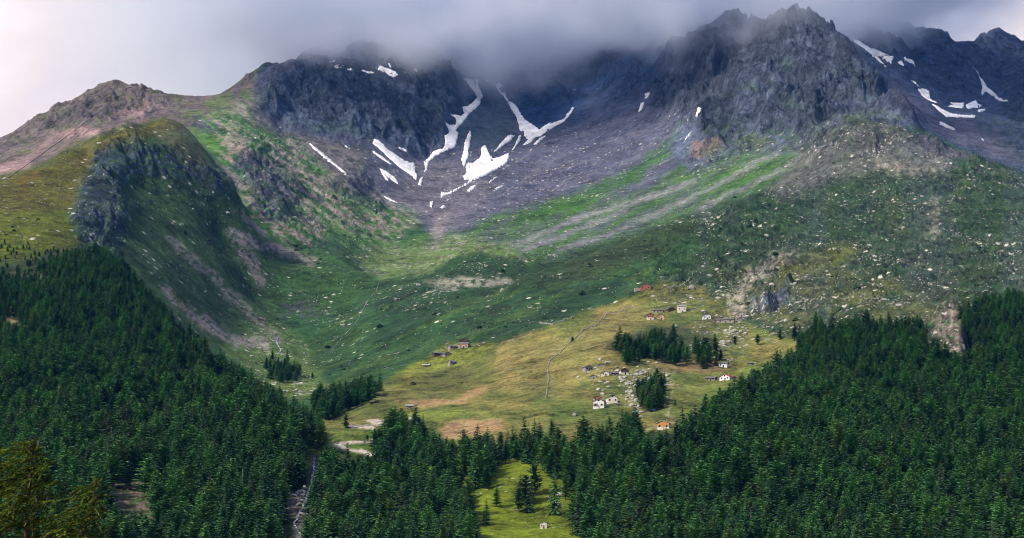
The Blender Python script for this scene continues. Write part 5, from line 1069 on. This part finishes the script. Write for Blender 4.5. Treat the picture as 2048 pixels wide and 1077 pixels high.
# ------------------------------------------------------------------ cloud lying on the summits, and the air of the valley
def cloud_base(x, y): return 1405+.44*max(0, x-600)+.05*(y-5300)+.15*max(0, -x-350)
cx_ = np.linspace(-1560, 2000, 50); cy_ = np.linspace(4600, 7400, 38); vs = []; fs = []
for lay_ in (0, 1):
    for y in cy_:
        for x in cx_:
            b = cloud_base(x, y); vs.append((x, y, b-110 if lay_ == 0 else b+420+90*float(fbm(np.array(x/300), np.array(y/300), 3, 5))))
nx, ny = len(cx_), len(cy_); o_ = nx*ny
for j in range(ny-1):
    for i in range(nx-1): a = j*nx+i; fs += [(a, a+nx, a+nx+1, a+1), (o_+a, o_+a+1, o_+a+nx+1, o_+a+nx)]
for j in range(ny-1): a = j*nx; b = j*nx+nx-1; fs += [(a, o_+a, o_+a+nx, a+nx), (b, b+nx, o_+b+nx, o_+b)]
for i in range(nx-1): a = i; b = (ny-1)*nx+i; fs += [(a, a+1, o_+a+1, o_+a), (b, o_+b, o_+b+1, b+1)]
t = NT('cloud'); N_ = t.n; N_.remove(t.b); pv = t.add('ShaderNodeVolumePrincipled'); out = N_['Material Output']; t.link(pv.outputs[0], out.inputs['Volume'])
pv.inputs['Color'].default_value = (.89, .93, 1.0, 1); pv.inputs['Anisotropy'].default_value = .2
co = t.add('ShaderNodeTexCoord').outputs['Object']; sp = t.add('ShaderNodeSeparateXYZ'); t.link(co, sp.inputs[0])
def nzz(sc, dt, sq=1.0):
    mp = t.add('ShaderNodeMapping'); mp.inputs['Scale'].default_value = (sc, sc, sc*sq); t.link(co, mp.inputs['Vector']); n = t.add('ShaderNodeTexNoise', Scale=1.0, Detail=dt, Roughness=.6); t.link(mp.outputs[0], n.inputs['Vector']); return n.outputs['Fac']
bz = t.math('ADD', t.math('ADD', t.math('MULTIPLY', t.math('MAXIMUM', t.math('SUBTRACT', sp.outputs[0], 600), 0), .44), 1405), t.math('MULTIPLY', t.math('SUBTRACT', sp.outputs[1], 5300), .05))
bz = t.math('ADD', bz, t.math('MULTIPLY', t.math('MAXIMUM', t.math('SUBTRACT', -350, sp.outputs[0]), 0), .15))
hh_ = t.math('ADD', t.math('SUBTRACT', sp.outputs[2], bz), t.math('MULTIPLY', t.math('SUBTRACT', nzz(1/420., 5), .5), 560))
hh_ = t.math('ADD', hh_, t.math('MULTIPLY', t.math('SUBTRACT', nzz(1/90., 3), .5), 190))
den_ = t.math('MULTIPLY', t.ramp(nzz(1/520., 5, 1.6), .42, .58, .15, 1.7), t.math('POWER', t.ramp(hh_, -40, 150), 1.2)); den_ = t.math('MULTIPLY', den_, CLOUD_D)
fade_ = t.math('MULTIPLY', t.ramp(sp.outputs[0], -1500, -50), t.ramp(sp.outputs[0], 1900, 1000))
t.link(t.math('MULTIPLY', den_, fade_), pv.inputs['Density'])
if CLOUD_D > 0:
    cl_ = obj('cloud', raw_mesh('cloud', vs, fs, t.m)); cl_['kind'] = 'stuff'
    t.m.cycles.volume_step_rate = .2
if HAZE_D > 0:
    t = NT('valley_air'); t.n.remove(t.b); pv = t.add('ShaderNodeVolumePrincipled'); t.link(pv.outputs[0], t.n['Material Output'].inputs['Volume'])
    pv.inputs['Density'].default_value = HAZE_D; pv.inputs['Color'].default_value = HAZE_C; pv.inputs['Anisotropy'].default_value = 0
    v_, f_ = boxes([(-4000, 4000, -200, 9000, -260, 2150)]); hz = obj('haze', raw_mesh('haze', v_, f_, t.m)); hz['kind'] = 'stuff'
SC.cycles.volume_bounces = 8; SC.cycles.max_bounces = 10; SC.cycles.diffuse_bounces = 3; SC.cycles.volume_max_steps = 256
# ------------------------------------------------------------------ daylight and camera
SUN_AZ, SUN_EL = -128.0, 40.0                      # from straight ahead, to the right positive
w = bpy.data.worlds.new('World'); SC.world = w; w.use_nodes = True; nt = w.node_tree
bgn = nt.nodes['Background']; bgn.inputs['Strength'].default_value = .060
def wadd(ty, **kw):
    n = nt.nodes.new(ty)
    for k, v in kw.items():
        if k in n.inputs: n.inputs[k].default_value = v
        else: setattr(n, k, v)
    return n
sky = wadd('ShaderNodeTexSky', sky_type='NISHITA', sun_disc=False, sun_elevation=R(SUN_EL), sun_rotation=R(SUN_AZ))
tc = wadd('ShaderNodeTexCoord'); sep = wadd('ShaderNodeSeparateXYZ'); nt.links.new(tc.outputs['Generated'], sep.inputs[0])
def wn(scale, det, rough, dist=0):
    mp = wadd('ShaderNodeMapping'); mp.inputs['Scale'].default_value = (1, 1, 2.2); nt.links.new(tc.outputs['Generated'], mp.inputs['Vector'])
    n = wadd('ShaderNodeTexNoise', Scale=scale, Detail=det, Roughness=rough, Distortion=dist); nt.links.new(mp.outputs[0], n.inputs['Vector']); return n.outputs['Fac']
def wramp(x, stops):
    n = wadd('ShaderNodeValToRGB'); nt.links.new(x, n.inputs[0]); e = n.color_ramp.elements
    while len(e) < len(stops): e.new(.5)
    for q, (p, c) in zip(e, stops): q.position = p; q.color = (*c, 1)
    return n.outputs[0]
def wm(op, a, b=None, c=None):
    n = wadd('ShaderNodeMath', operation=op)
    for i, v in enumerate((a, b, c)):
        if v is None: continue
        if hasattr(v, 'links'): nt.links.new(v, n.inputs[i])
        else: n.inputs[i].default_value = v
    return n.outputs[0]
# a closed overcast, brighter towards the sun on the left and where it thins low on the right
x = sep.outputs[0]; z = sep.outputs[2]
side = wm('MULTIPLY_ADD', x, -2.1, .37)            # 0.55 at the left edge, 0.05 at the right
t1 = wm('ADD', side, wm('MULTIPLY_ADD', wn(5, 6, .55, .3), .9, -.45))
gap = wm('MULTIPLY', wm('SUBTRACT', 1, wm('MINIMUM', wm('MULTIPLY', wm('ABSOLUTE', wm('SUBTRACT', x, .225)), 7.0), 1)), wm('SUBTRACT', 1, wm('MINIMUM', wm('MULTIPLY', wm('ABSOLUTE', wm('SUBTRACT', z, .27)), 11), 1)))
t2 = wm('ADD', t1, wm('MULTIPLY', gap, 1.1))
t2 = wm('SUBTRACT', t2, wm('MULTIPLY', wm('MAXIMUM', wm('SUBTRACT', z, .42), 0), 1.1))
cl = wramp(t2, [(.0, (2.3, 2.9, 5.0)), (.28, (3.9, 4.3, 6.4)), (.5, (6.2, 6.1, 7.6)), (.75, (9.6, 8.5, 8.4)), (1, (13.0, 11.4, 11.0))])
mixn = wadd('ShaderNodeMix', data_type='RGBA'); mixn.inputs[0].default_value = .97
nt.links.new(sky.outputs[0], mixn.inputs[6]); nt.links.new(cl, mixn.inputs[7]); nt.links.new(mixn.outputs[2], bgn.inputs[0])
sl = bpy.data.objects.new('sun', bpy.data.lights.new('sun', 'SUN')); COL.objects.link(sl)
sl.data.energy = 2.7; sl.data.angle = R(7); sl.data.color = (1, .93, .80)
az, el = R(SUN_AZ), R(SUN_EL)
to_sun = Vector((math.sin(az)*math.cos(el), math.cos(az)*math.cos(el), math.sin(el)))
sl.rotation_euler = to_sun.to_track_quat('Z', 'Y').to_euler()
SC.cycles.filter_width = 1.0; SC.cycles.use_denoising = True
cam = bpy.data.objects.new('camera', bpy.data.cameras.new('camera')); COL.objects.link(cam); SC.camera = cam
cam.rotation_euler = (R(90), 0, 0); cam.data.sensor_width = 36; cam.data.lens = 36*F/2048; cam.data.clip_start = .5; cam.data.clip_end = 40000
cam.data.shift_y = (HY-538.5)/2048
SC.view_settings.view_transform = 'Standard'; SC.view_settings.look = 'None'; SC.view_settings.exposure = .84; SC.view_settings.gamma = 1
